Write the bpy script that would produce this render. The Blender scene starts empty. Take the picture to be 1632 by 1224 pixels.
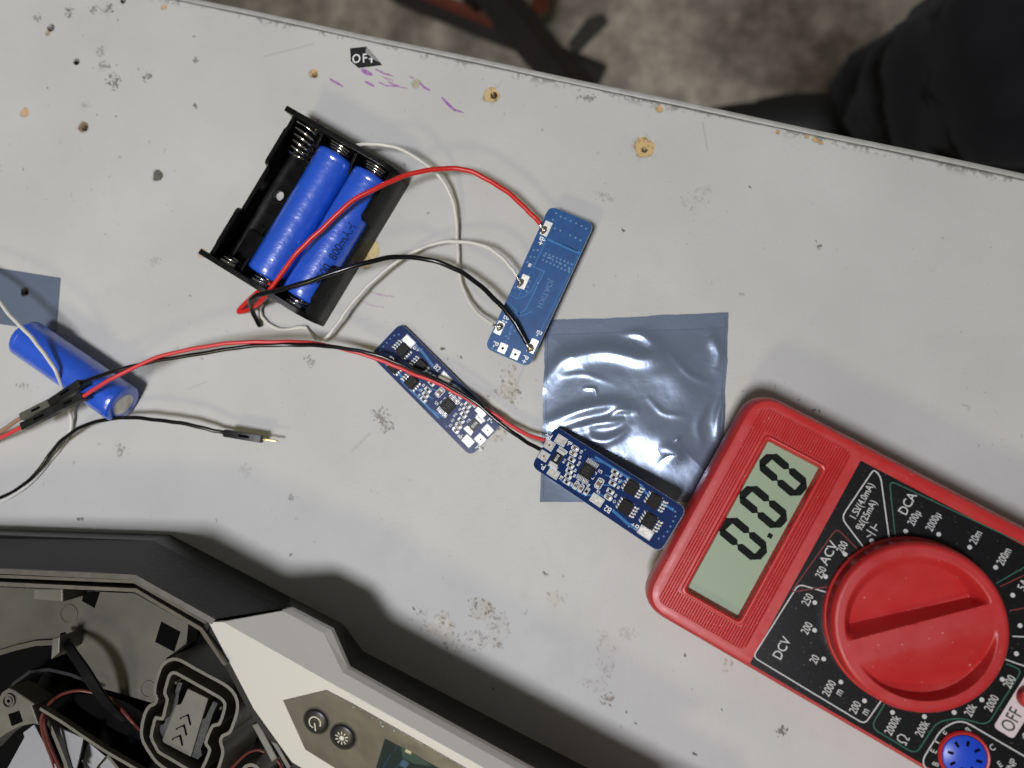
import bpy, bmesh, math, random
import numpy as np
from mathutils import Vector, Matrix
from mathutils.geometry import tessellate_polygon
random.seed(7); rng = np.random.RandomState(5)
S = 0.001                                    # all shapes are written in millimetres
SC = bpy.context.scene
COL = SC.collection

# ------------------------------------------------------------------ camera, world, lamps
FPX = 1179.0; D0 = 245.0; NAD = (160.0, 90.0)
zc = Vector((NAD[0]/FPX, -NAD[1]/FPX, 1)).normalized()
CPOS = zc*D0
xc = (Vector((1, 0, 0)) - zc*zc.x).normalized()
yc = zc.cross(xc)
cd = bpy.data.cameras.new('camera'); cam = bpy.data.objects.new('camera', cd); COL.objects.link(cam)
cam.matrix_world = Matrix(((xc.x, yc.x, zc.x, CPOS.x*S), (xc.y, yc.y, zc.y, CPOS.y*S), (xc.z, yc.z, zc.z, CPOS.z*S), (0, 0, 0, 1)))
cd.sensor_width = 36; cd.lens = 36*FPX/1632; cd.clip_start = 0.01; cd.clip_end = 30
cd.dof.use_dof = True; cd.dof.focus_distance = 0.230; cd.dof.aperture_fstop = 8.5
SC.camera = cam
W = bpy.data.worlds.new('World'); SC.world = W; W.use_nodes = True
W.node_tree.nodes['Background'].inputs[0].default_value = (1.0, 0.99, 0.86, 1)
W.node_tree.nodes['Background'].inputs[1].default_value = 0.105
SC.view_settings.view_transform = 'Standard'; SC.view_settings.look = 'None'
SC.view_settings.exposure = 0; SC.view_settings.gamma = 1; SC.view_settings.use_curve_mapping = False
def lamp(name, d, dist, size, power, col, sy=None, aim=(0, 0, 0), spread=180):
    l = bpy.data.lights.new(name, 'AREA'); l.shape = 'RECTANGLE' if sy else 'SQUARE'; l.size = size
    if sy: l.size_y = sy
    l.energy = power; l.color = col
    o = bpy.data.objects.new(name, l); COL.objects.link(o)
    v = Vector(d).normalized(); o.location = v*dist; l.spread = math.radians(spread)
    o.rotation_euler = (o.location-Vector(aim)).to_track_quat('Z', 'Y').to_euler(); return o
lamp('ceiling_lamp', (-0.13, -0.27, 1), 2.3, 0.40, 2.98, (0.94, 0.94, 1.0), aim=(-.15, .0, 0), spread=46)
lamp('warm_lamp', (-0.45, -0.88, 1), 2.2, 0.26, 7.0, (1.0, 0.90, 0.46))

# ------------------------------------------------------------------ helpers
def P(u, v, h=0.0):
    """photo pixel -> point (mm) on the horizontal plane at height h"""
    d = xc*((u-816)/FPX) + yc*((612-v)/FPX) - zc
    return CPOS + d*((h-CPOS.z)/d.z)
def PP(u, v, plane):
    """pixel ray met with plane (point, normal)"""
    d = xc*((u-816)/FPX) + yc*((612-v)/FPX) - zc
    p0, n = plane
    return CPOS + d*((p0-CPOS).dot(n)/d.dot(n))
def plane3(a, b, c):
    n = (b-a).cross(c-a).normalized(); return (a, n if n.z > 0 else -n)
def tagset(o, label=None, cat=None, group=None, kind=None):
    for k, val in (('label', label), ('category', cat), ('group', group), ('kind', kind)):
        if val: o[k] = val
    return o
def thing(name, label, cat, frame=None, group=None):
    o = bpy.data.objects.new(name, None); COL.objects.link(o)
    o.empty_display_size = 0.01
    if frame is not None:
        f = frame.copy(); f.translation = f.translation*S; o.matrix_world = f
    return tagset(o, label, cat, group)
def frame2(a, b, h=0.0):
    """frame at the middle of a..b with x from a to b (points in mm), y to its left"""
    x = (b-a).normalized(); z0 = Vector((0, 0, 1)); y = z0.cross(x).normalized(); z = x.cross(y)
    o = (a+b)/2
    return Matrix(((x.x, y.x, z.x, o.x), (x.y, y.y, z.y, o.y), (x.z, y.z, z.z, o.z), (0, 0, 0, 1)))
def T(p): return Matrix.Translation(p)
def rz(a): return Matrix.Rotation(a, 4, 'Z')
def cr(pts, n=8):
    """Catmull-Rom through points"""
    p = [Vector(q) for q in pts]; p = [p[0]*2-p[1]] + p + [p[-1]*2-p[-2]]; out = []
    for i in range(1, len(p)-2):
        for k in range(n):
            t = k/n; a, b, c, d = p[i-1], p[i], p[i+1], p[i+2]
            out.append(0.5*((2*b)+(c-a)*t+(2*a-5*b+4*c-d)*t*t+(3*b-a-3*c+d)*t**3))
    out.append(p[-2]); return out
def offs(pts, d):
    """mitred offset of a closed 2-D polygon, d>0 shrinks a CCW one"""
    n = len(pts); out = []
    for i in range(n):
        a, b, c = Vector(pts[i-1][:2]), Vector(pts[i][:2]), Vector(pts[(i+1) % n][:2])
        e1 = (b-a).normalized(); e2 = (c-b).normalized()
        n1 = Vector((-e1.y, e1.x)); n2 = Vector((-e2.y, e2.x)); m = n1+n2
        if m.length < 1e-6: m = n1.copy()
        m.normalize(); k = max(0.35, m.dot(n1)); q = b+m*(d/k); out.append((q.x, q.y))
    return out
def ccw(pts):
    a = sum(pts[i-1][0]*pts[i][1]-pts[i][0]*pts[i-1][1] for i in range(len(pts)))
    return pts if a > 0 else pts[::-1]
def rnd(pts, r, n=5):
    """round the corners of a 2-D polygon"""
    out = []; N = len(pts); rr = r if isinstance(r, (list, tuple)) else [r]*N
    for i in range(N):
        a, b, c = Vector(pts[i-1][:2]), Vector(pts[i][:2]), Vector(pts[(i+1) % N][:2])
        e1 = (a-b); e2 = (c-b); q = min(rr[i], e1.length*.45, e2.length*.45)
        if q < 1e-6: out.append((b.x, b.y)); continue
        p1 = b+e1.normalized()*q; p2 = b+e2.normalized()*q
        for k in range(n+1):
            t = k/n; w = p1*(1-t)**2+b*2*t*(1-t)+p2*t*t; out.append((w.x, w.y))
    return out
def rect(cx, cy, sx, sy): return [(cx-sx/2, cy-sy/2), (cx+sx/2, cy-sy/2), (cx+sx/2, cy+sy/2), (cx-sx/2, cy+sy/2)]
class MB:
    def __init__(s): s.v = []; s.f = []
    def add(s, vs, fs, m=None):
        o = len(s.v)
        s.v += [tuple(m @ Vector(q)) if m is not None else tuple(q) for q in vs]
        s.f += [tuple(i+o for i in f) for f in fs]; return s
    def rings(s, rings, cap0=True, cap1=True, m=None):
        n = len(rings[0]); vs = [q for r in rings for q in r]; fs = []
        for i in range(len(rings)-1):
            for k in range(n):
                k2 = (k+1) % n; fs.append((i*n+k, i*n+k2, (i+1)*n+k2, (i+1)*n+k))
        if cap0: fs.append(tuple(range(n))[::-1])
        if cap1: fs.append(tuple(range((len(rings)-1)*n, len(rings)*n)))
        return s.add(vs, fs, m)
    def prism(s, pts, z0, z1, m=None, bev=0.0):
        pts = ccw([tuple(p[:2]) for p in pts])
        R = [[(x, y, z0) for x, y in pts]]
        if bev > 0:
            R += [[(x, y, z1-bev) for x, y in pts]]
            R += [[(x, y, z1-bev*.3) for x, y in offs(pts, bev*.3)]]
            R += [[(x, y, z1) for x, y in offs(pts, bev)]]
        else: R += [[(x, y, z1) for x, y in pts]]
        return s.rings(R, m=m)
    def box(s, cx, cy, cz, sx, sy, sz, m=None, bev=0.0):
        return s.prism(rect(cx, cy, sx, sy), cz-sz/2, cz+sz/2, m, bev)
    def slab(s, pts3, th, m=None):
        """polygon in 3-D given thickness downwards"""
        n = len(pts3); a = [Vector(p) for p in pts3]
        nn = sum(((a[i]).cross(a[(i+1) % n]) for i in range(n)), Vector())
        if nn.z < 0: a = a[::-1]
        b = [p-Vector((0, 0, th)) for p in a]
        return s.rings([b, a], m=m)
    def wall(s, path, w, z0, z1, closed=False, m=None):
        """upright ribbon of width w along a 2-D path"""
        p = [Vector(q[:2]) for q in path]; n = len(p); L = []; R = []
        for i in range(n):
            a = p[i-1] if (i > 0 or closed) else p[i]; c = p[(i+1) % n] if (i < n-1 or closed) else p[i]
            e1 = (p[i]-a); e2 = (c-p[i])
            e1 = e1.normalized() if e1.length > 1e-9 else e2.normalized()
            e2 = e2.normalized() if e2.length > 1e-9 else e1
            m1 = Vector((-e1.y, e1.x)); m2 = Vector((-e2.y, e2.x)); q = m1+m2
            q = q.normalized() if q.length > 1e-6 else m1
            k = max(.5, q.dot(m1)); L.append(p[i]+q*(w/2/k)); R.append(p[i]-q*(w/2/k))
        g = lambda i: z1[i] if isinstance(z1, (list, tuple)) else z1
        rg = [[(L[i].x, L[i].y, z0), (L[i].x, L[i].y, g(i)), (R[i].x, R[i].y, g(i)), (R[i].x, R[i].y, z0)] for i in range(n)]
        if closed: rg.append(rg[0]); return s.rings(rg, False, False, m)
        return s.rings(rg, m=m)
    def tube(s, path, r, seg=10, m=None, caps=True):
        p = [Vector(q) for q in path]; n = len(p); up = Vector((0, 0, 1)); rg = []; last = None
        for i in range(n):
            t = (p[min(i+1, n-1)]-p[max(i-1, 0)]).normalized()
            if last is None:
                a = t.cross(up)
                if a.length < .1: a = t.cross(Vector((1, 0, 0)))
            else: a = last - t*last.dot(t)
            a.normalize(); last = a; b = t.cross(a)
            ri = r[i] if isinstance(r, (list, tuple)) else r
            rg.append([p[i]+(a*math.cos(k*2*math.pi/seg)+b*math.sin(k*2*math.pi/seg))*ri for k in range(seg)])
        return s.rings(rg, caps, caps, m)
    def lathe(s, prof, seg=32, m=None, caps=True):
        """profile of (r, z) about z"""
        rg = [[(r*math.cos(k*2*math.pi/seg), r*math.sin(k*2*math.pi/seg), z) for k in range(seg)] for r, z in prof]
        return s.rings(rg, caps, caps, m)
    def build(s, name, mat, parent=None, smooth=False, ang=35, bev=0.0):
        me = bpy.data.meshes.new(name)
        me.from_pydata([(x*S, y*S, z*S) for x, y, z in s.v], [], s.f); me.update()
        bm = bmesh.new(); bm.from_mesh(me); bmesh.ops.recalc_face_normals(bm, faces=bm.faces)
        bm.to_mesh(me); bm.free()
        o = bpy.data.objects.new(name, me); COL.objects.link(o)
        if mat: me.materials.append(mat)
        if parent: o.parent = parent
        if smooth:
            me.polygons.foreach_set('use_smooth', [True]*len(me.polygons))
            me.set_sharp_from_angle(angle=math.radians(ang))
        if bev > 0:
            b = o.modifiers.new('bevel', 'BEVEL'); b.width = bev*S; b.segments = 3; b.limit_method = 'ANGLE'; b.angle_limit = math.radians(40)
            me.polygons.foreach_set('use_smooth', [True]*len(me.polygons)); b.harden_normals = True
        return o
def text_mesh(body, size, cond=1.0, bold=0.0):
    c = bpy.data.curves.new('t', 'FONT'); c.body = body; c.size = size; c.align_x = 'CENTER'; c.align_y = 'CENTER'
    c.offset = bold; c.resolution_u = 3
    o = bpy.data.objects.new('t', c); COL.objects.link(o)
    bpy.context.view_layer.update()
    me = o.evaluated_get(bpy.context.evaluated_depsgraph_get()).to_mesh()
    vs = [(v.co.x*cond, v.co.y, 0) for v in me.vertices]; fs = [tuple(p.vertices) for p in me.polygons]
    o.to_mesh_clear(); bpy.data.objects.remove(o); bpy.data.curves.remove(c)
    return vs, fs
def addtext(mb, body, x, y, z, size, rot, cond=1.0, bold=0.0, th=0.0):
    vs, fs = text_mesh(body, size, cond, bold)
    mb.add(vs, fs, T(Vector((x, y, z))) @ rz(rot))

def mat(name, col, rough=.5, metal=0.0, spec=.5, bump=None, var=None, coat=0.0, trans=0.0, emit=None, alpha=None, sheen=0, dust=None, rvar=None):
    m = bpy.data.materials.new(name); m.use_nodes = True; nt = m.node_tree; N = nt.nodes; L = nt.links
    b = N['Principled BSDF']
    b.inputs['Base Color'].default_value = (*col, 1); b.inputs['Roughness'].default_value = rough
    b.inputs['Metallic'].default_value = metal; b.inputs['Specular IOR Level'].default_value = spec
    b.inputs['Coat Weight'].default_value = coat; b.inputs['Coat Roughness'].default_value = .12
    b.inputs['Transmission Weight'].default_value = trans; b.inputs['Sheen Weight'].default_value = sheen
    if alpha is not None: b.inputs['Alpha'].default_value = alpha
    if emit: b.inputs['Emission Color'].default_value = (*emit[0], 1); b.inputs['Emission Strength'].default_value = emit[1]
    tc = N.new('ShaderNodeTexCoord')
    def noise(sc, det=4, rg=.55):
        n = N.new('ShaderNodeTexNoise'); n.inputs['Scale'].default_value = sc*1000; n.inputs['Detail'].default_value = det
        n.inputs['Roughness'].default_value = rg; L.new(tc.outputs['Object'], n.inputs['Vector']); return n
    src = None
    if var:                                     # (scale per mm, amount)
        n = noise(var[0]); r = N.new('ShaderNodeMapRange'); r.inputs['From Min'].default_value = .3; r.inputs['From Max'].default_value = .7
        r.inputs['To Min'].default_value = 1-var[1]; r.inputs['To Max'].default_value = 1+var[1]; L.new(n.outputs['Fac'], r.inputs['Value'])
        mx = N.new('ShaderNodeVectorMath'); mx.operation = 'SCALE'; mx.inputs[0].default_value = col
        L.new(r.outputs['Result'], mx.inputs['Scale']); src = mx.outputs['Vector']; L.new(src, b.inputs['Base Color'])
    if dust:                                    # (scale per mm, threshold, colour)
        n = noise(dust[0], 2, .5); r = N.new('ShaderNodeMapRange'); r.inputs['From Min'].default_value = dust[1]; r.inputs['From Max'].default_value = dust[1]+.03
        L.new(n.outputs['Fac'], r.inputs['Value'])
        mx = N.new('ShaderNodeMix'); mx.data_type = 'RGBA'; mx.inputs['A'].default_value = (*col, 1); mx.inputs['B'].default_value = (*dust[2], 1)
        if src: L.new(src, mx.inputs['A'])
        L.new(r.outputs['Result'], mx.inputs['Factor']); L.new(mx.outputs['Result'], b.inputs['Base Color'])
    if rvar:
        n = noise(rvar[0]); r = N.new('ShaderNodeMapRange'); r.inputs['From Min'].default_value = .3; r.inputs['From Max'].default_value = .7
        r.inputs['To Min'].default_value = rough-rvar[1]; r.inputs['To Max'].default_value = rough+rvar[1]
        L.new(n.outputs['Fac'], r.inputs['Value']); L.new(r.outputs['Result'], b.inputs['Roughness'])
    if bump:                                    # (scale per mm, height mm)
        n = noise(bump[0], 3); bp = N.new('ShaderNodeBump'); bp.inputs['Distance'].default_value = bump[1]*S; bp.inputs['Strength'].default_value = 1
        L.new(n.outputs['Fac'], bp.inputs['Height']); L.new(bp.outputs['Normal'], b.inputs['Normal'])
    return m
M = dict(
 pcb=mat('solder_mask', (.004, .020, .105), .28, spec=.55, var=(.5, .12), bump=(.8, .02)),
 pcb_glare=mat('solder_mask_glare', (.014, .075, .235), .36, spec=.6, var=(.4, .15), bump=(3, .012)),  # same blue mask made paler, glare on the back put into its colour
 viam=mat('via_highlight', (.14, .26, .42), .3), pcb_trace=mat('covered_trace', (.045, .17, .40), .3, spec=.6, var=(.6, .15)),  # vias paler than the mask, ring highlights put into their colour
 fr4=mat('board_edge', (.36, .42, .46), .7),
 tin=mat('tinned_pad', (.86, .84, .78), .45, metal=.8, rvar=(1.2, .12), bump=(1.0, .03)),
 solder=mat('solder', (.84, .84, .81), .24, metal=.4, bump=(1.5, .08)),
 ink=mat('white_ink', (.78, .80, .80), .6),
 chip=mat('chip_resin', (.012, .011, .010), .55, spec=.25, var=(1, .2), bump=(6, .01)),
 resist=mat('resistor_black', (.012, .012, .012), .35),
 capc=mat('capacitor_ceramic', (.20, .12, .065), .45),
 joint=mat('solder_joint_metal', (.50, .49, .46), .2, metal=.95, bump=(1.5, .2)),
 flux=mat('flux_residue', (.10, .05, .02), .25, coat=.4),
 blackp=mat('black_plastic', (.0045, .0045, .0045), .3, spec=.22, bump=(1.2, .015), rvar=(.3, .08)),
 cell=mat('blue_sleeve', (.005, .080, .58), .42, spec=.6, var=(.1, .08), coat=1.0),
 cellend=mat('cell_end_steel', (.62, .60, .55), .42, metal=.6, var=(.5, .25)),
 steel=mat('spring_steel', (.70, .68, .64), .16, metal=1.0),
 redw=mat('red_insulation', (.56, .018, .014), .36, spec=.5),
 blackw=mat('black_insulation', (.004, .004, .005), .2, spec=.5),
 whitew=mat('white_insulation', (.62, .61, .56), .42),
 brownw=mat('brown_insulation', (.30, .19, .12), .4),
 redw2=mat('soft_red_insulation', (.62, .045, .05), .38),
 conn=mat('connector_black', (.006, .006, .006), .4, bump=(1.5, .02)),
 conng=mat('connector_scuffed', (.085, .083, .068), .32, var=(.5, .2)),
 pin=mat('gold_pin', (.75, .65, .45), .22, metal=1.0),
 mred=mat('red_plastic', (.46, .022, .022), .36, spec=.5, rvar=(.15, .10), var=(.02, .06), bump=(3, .006), dust=(1.3, .725, (.55, .25, .22))),
 mknob=mat('red_knob_plastic', (.44, .020, .021), .42, rvar=(.12, .12), spec=.5, var=(.03, .07), dust=(1.0, .735, (.6, .3, .28))),
 mpanel=mat('panel_black', (.005, .005, .006), .32, spec=.25, bump=(2.5, .006), dust=(1.7, .70, (.10, .10, .10))),
 lcd=mat('lcd_glass', (.27, .345, .24), .42, spec=.3, var=(.02, .04)),
 lcdseg=mat('lcd_segment', (.006, .008, .007), .6, spec=.08),
 prw=mat('panel_white', (.52, .52, .52), .6), prg=mat('panel_green', (.01, .10, .06), .6), prr=mat('panel_red', (.16, .012, .014), .6),
 offl=mat('off_label', (.60, .52, .54), .5), offt=mat('off_text', (.01, .01, .01), .5),
 sockb=mat('socket_blue', (.01, .06, .55), .35), dark=mat('dark_hole', (.002, .002, .002), .9, spec=.05),
 shell=mat('textured_black', (.013, .0145, .014), .5, spec=.4, bump=(.9, .55), var=(.3, .2)),
 shells=mat('smooth_black', (.008, .0085, .009), .5, spec=.3, bump=(2.5, .02)),
 rim=mat('rim_plastic', (.10, .088, .072), .42, var=(.3, .2), bump=(2, .02)),
 tray=mat('tray_plastic', (.078, .072, .056), .36, spec=.5, var=(.06, .22), bump=(.5, .02)),
 deep=mat('deep_shade', (.002, .002, .002), .85, spec=.08),  # near-black colour stands in for shade in gaps, grooves and wells
 silver=mat('silver_plastic', (.56, .545, .505), .42, metal=.1, spec=.5, bump=(4, .006)),
 smoke=mat('smoked_panel', (.105, .095, .075), .30, spec=.6, rvar=(.05, .08), var=(.02, .3), bump=(.04, .5)),
 button=mat('button_black', (.016, .015, .014), .34, spec=.4),
 latch=mat('latch_plastic', (.115, .108, .085), .40, var=(.15, .15), bump=(2, .02)),
 latchr=mat('latch_rough', (.045, .045, .045), .7, bump=(2, .25), var=(1.2, .4)),
 fanb=mat('fan_blade', (.34, .34, .36), .22, spec=.8, bump=(.08, .5)),
 disp=mat('display_glass', (.014, .024, .023), .12, spec=.7), dispg=mat('display_green', (.018, .05, .042), .2), dispb=mat('display_blue', (.035, .08, .13), .2), dispy=mat('display_yellow', (.45, .40, .25), .3),
 maroon=mat('maroon_insulation', (.10, .022, .018), .35),
 stk=mat('sticker_black', (.012, .012, .014), .45), stkw=mat('sticker_white', (.75, .75, .75), .5), stkb=mat('sticker_back', (.50, .50, .49), .4, metal=.3, bump=(.7, .3)),
 band=mat('edge_band', (.36, .36, .34), .45, var=(.3, .12), bump=(1, .03)),
 cloth=mat('trouser_cloth', (.012, .012, .014), .95, spec=.2, var=(.02, .3), sheen=.06, bump=(.6, .4)),
 shoe=mat('shoe_black', (.008, .008, .008), .6), skin=mat('skin', (.4, .25, .18), .6),
 rust=mat('rusty_orange', (.13, .03, .012), .7, var=(.03, .35)), iron=mat('dark_iron', (.014, .010, .009), .6, var=(.02, .3)),
)

def sleeve_wrinkles(m):
    nt = m.node_tree; N = nt.nodes; L = nt.links; tc = [n for n in N if n.type == 'TEX_COORD'][0]
    mp = N.new('ShaderNodeMapping'); mp.inputs['Scale'].default_value = (300, 300, 360); L.new(tc.outputs['Object'], mp.inputs['Vector'])
    n = N.new('ShaderNodeTexNoise'); n.inputs['Scale'].default_value = 1; n.inputs['Detail'].default_value = 3; L.new(mp.outputs['Vector'], n.inputs['Vector'])
    bp = N.new('ShaderNodeBump'); bp.inputs['Distance'].default_value = .00022; L.new(n.outputs['Fac'], bp.inputs['Height']); L.new(bp.outputs['Normal'], N['Principled BSDF'].inputs['Normal'])
sleeve_wrinkles(M['cell']); _b = M['cell'].node_tree.nodes['Principled BSDF']; _b.inputs['Coat Roughness'].default_value = .22; _b.inputs['Coat IOR'].default_value = 1.8
_b.inputs['Coat Normal']; M['cell'].node_tree.links.new(_b.inputs['Normal'].links[0].from_socket, _b.inputs['Coat Normal'])
# ------------------------------------------------------------------ numpy value noise
def vnoise(x, y, seed=0):
    r = np.random.RandomState(seed); tab = r.rand(256, 256)
    xi = np.floor(x).astype(int); yi = np.floor(y).astype(int); fx = x-xi; fy = y-yi
    fx = fx*fx*(3-2*fx); fy = fy*fy*(3-2*fy); a = lambda i, j: tab[i & 255, j & 255]
    return (a(xi, yi)*(1-fx)+a(xi+1, yi)*fx)*(1-fy)+(a(xi, yi+1)*(1-fx)+a(xi+1, yi+1)*fx)*fy
def fbm(x, y, f, seed=0, o=4):
    s = 0; a = .5; t = 0
    for k in range(o): s = s+a*vnoise(x*f, y*f, seed+k); t += a; a *= .55; f *= 2.05
    return s/t
def seg_dist(X, Y, pts):
    d = np.full(X.shape, 1e9); tt = np.zeros(X.shape); n = len(pts)-1
    for i in range(n):
        ax, ay = pts[i][:2]; bx, by = pts[i+1][:2]; vx, vy = bx-ax, by-ay; L2 = vx*vx+vy*vy+1e-9
        t = np.clip(((X-ax)*vx+(Y-ay)*vy)/L2, 0, 1); q = np.hypot(X-ax-vx*t, Y-ay-vy*t)
        k = q < d; d = np.where(k, q, d); tt = np.where(k, (i+t)/n, tt)
    return d, tt
def grid_mesh(name, X, Y, Z, matl, parent=None, keep=None, colors=None, smooth=True):
    ny, nx = X.shape; me = bpy.data.meshes.new(name)
    co = np.stack([X, Y, Z], -1).reshape(-1, 3)*S
    idx = np.arange(nx*ny).reshape(ny, nx)
    q = np.stack([idx[:-1, :-1], idx[:-1, 1:], idx[1:, 1:], idx[1:, :-1]], -1).reshape(-1, 4)
    if keep is not None: q = q[keep.reshape(-1)]
    me.vertices.add(len(co)); me.vertices.foreach_set('co', co.astype(np.float32).ravel())
    me.loops.add(q.size); me.loops.foreach_set('vertex_index', q.astype(np.int32).ravel())
    me.polygons.add(len(q)); me.polygons.foreach_set('loop_start', np.arange(0, q.size, 4, dtype=np.int32))
    me.polygons.foreach_set('use_smooth', np.full(len(q), smooth))
    me.update(calc_edges=True)
    if colors is not None:
        a = me.color_attributes.new('dirt', 'FLOAT_COLOR', 'POINT'); a.data.foreach_set('color', colors.reshape(-1).astype(np.float32))
    me.materials.append(matl); o = bpy.data.objects.new(name, me); COL.objects.link(o)
    if parent: o.parent = parent
    return o

# ------------------------------------------------------------------ floor
def floor_mat():
    m = mat('stained_concrete', (.16, .145, .115), .75); nt = m.node_tree; N = nt.nodes; L = nt.links; b = N['Principled BSDF']
    tc = [n for n in N if n.type == 'TEX_COORD'][0]
    def nz(sc, det, rg=.6):
        n = N.new('ShaderNodeTexNoise'); n.inputs['Scale'].default_value = sc; n.inputs['Detail'].default_value = det; n.inputs['Roughness'].default_value = rg
        L.new(tc.outputs['Object'], n.inputs['Vector']); return n
    a = nz(5, 6); r = N.new('ShaderNodeValToRGB'); e = r.color_ramp.elements
    e[0].position = .36; e[0].color = (.085, .066, .045, 1); e[1].position = .66; e[1].color = (.46, .41, .32, 1)
    L.new(a.outputs['Fac'], r.inputs['Fac'])
    c = nz(34, 5); r2 = N.new('ShaderNodeMapRange'); r2.inputs['From Min'].default_value = .35; r2.inputs['From Max'].default_value = .7
    r2.inputs['To Min'].default_value = .72; r2.inputs['To Max'].default_value = 1.45; L.new(c.outputs['Fac'], r2.inputs['Value'])
    mx = N.new('ShaderNodeVectorMath'); mx.operation = 'SCALE'; L.new(r.outputs['Color'], mx.inputs[0]); L.new(r2.outputs['Result'], mx.inputs['Scale'])
    L.new(mx.outputs['Vector'], b.inputs['Base Color']); return m
g = MB(); g.prism([(-2500, -2500), (2500, -2500), (2500, 2500), (-2500, 2500)], -790, -750)
tagset(g.build('floor', floor_mat()), kind='structure', label='stained brown concrete floor beyond the workbench edge')

# ------------------------------------------------------------------ workbench
A0 = P(340, 11, 0); A1 = P(1632, 285, 0)
sdir = (A1-A0).normalized(); tdir = Vector((sdir.y, -sdir.x, 0)); 
if tdir.y > 0: tdir = -tdir
def st(p): q = p-A0; return (q.dot(sdir), q.dot(tdir))
def STpx(u, v): return st(P(u, v, 0))
cor = [STpx(*q) for q in ((0, 0), (1632, 285), (0, 1224), (1632, 1224), (0, 60))]
s0, s1 = min(c[0] for c in cor)-8, max(c[0] for c in cor)+8; t1 = max(c[1] for c in cor)+6
sg = np.concatenate([np.linspace(s0-550, s0, 12)[:-1], np.arange(s0, s1, .36), np.linspace(s1, s1+500, 10)])
tg = np.concatenate([[0.0, .12], np.arange(.4, t1, .36), np.linspace(t1, t1+380, 10)])
Sg, Tg = np.meshgrid(sg, tg)
Z = np.zeros_like(Sg); C = np.zeros(Sg.shape+(4,))
n1 = fbm(Sg, Tg, .9, 11); n2 = fbm(Sg, Tg, .22, 31); n3 = fbm(Sg, Tg, 2.0, 51, 2); nl = fbm(Sg, Tg, .32, 131, 3)
def paint(mask, col):
    mask = np.clip(mask, 0, 1); c0 = C[..., 3]; na = mask+c0*(1-mask)
    for i in range(3):
        C[..., i] = np.where(na > 1e-5, (col[i]*mask+C[..., i]*c0*(1-mask))/np.maximum(na, 1e-5), col[i])
    C[..., 3] = na
FULL = {}
def window(cs, ct, rs, rt=None):
    """restrict Sg, Tg, Z, C and the noise fields to a box round (cs, ct)"""
    global Sg, Tg, Z, C, n1, n2, n3, nl
    if not FULL: FULL.update(S=Sg, T=Tg, Z=Z, C=C, n1=n1, n2=n2, n3=n3, nl=nl)
    rt = rt or rs; i0, i1 = np.searchsorted(sg, (cs-rs, cs+rs)); j0, j1 = np.searchsorted(tg, (ct-rt, ct+rt)); w = (slice(j0, max(j1, j0+2)), slice(i0, max(i1, i0+2)))
    Sg, Tg, Z, C, n1, n2, n3, nl = [FULL[k][w] for k in ('S', 'T', 'Z', 'C', 'n1', 'n2', 'n3', 'nl')]
def unwindow():
    global Sg, Tg, Z, C, n1, n2, n3, nl
    Sg, Tg, Z, C, n1, n2, n3, nl = [FULL[k] for k in ('S', 'T', 'Z', 'C', 'n1', 'n2', 'n3', 'nl')]
def sm(a, b, x): t = np.clip((x-a)/(b-a), 0, 1); return t*t*(3-2*t)
TAN = (.50, .36, .17); TAND = (.20, .12, .05); DK = (.02, .018, .014); GR = (.17, .165, .15)
def polar(u, v):
    s_, t_ = STpx(u, v); dx = Sg-s_; dy = Tg-t_; return np.hypot(dx, dy), np.arctan2(dy, dx), s_, t_
MMPX = .208
# broad faint grime and old glue film
paint(.07*sm(.58, .75, n2), (.40, .385, .35)); paint(.08*sm(.60, .75, fbm(Sg, Tg, .05, 71)), (.38, .37, .34))
# fine specks everywhere
sp = fbm(Sg, Tg, .55, 91, 2); cl = fbm(Sg, Tg, .035, 95, 3)
paint(.5*sm(.90, .95, sp+.25*(cl-.5)), (.22, .215, .20))
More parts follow.
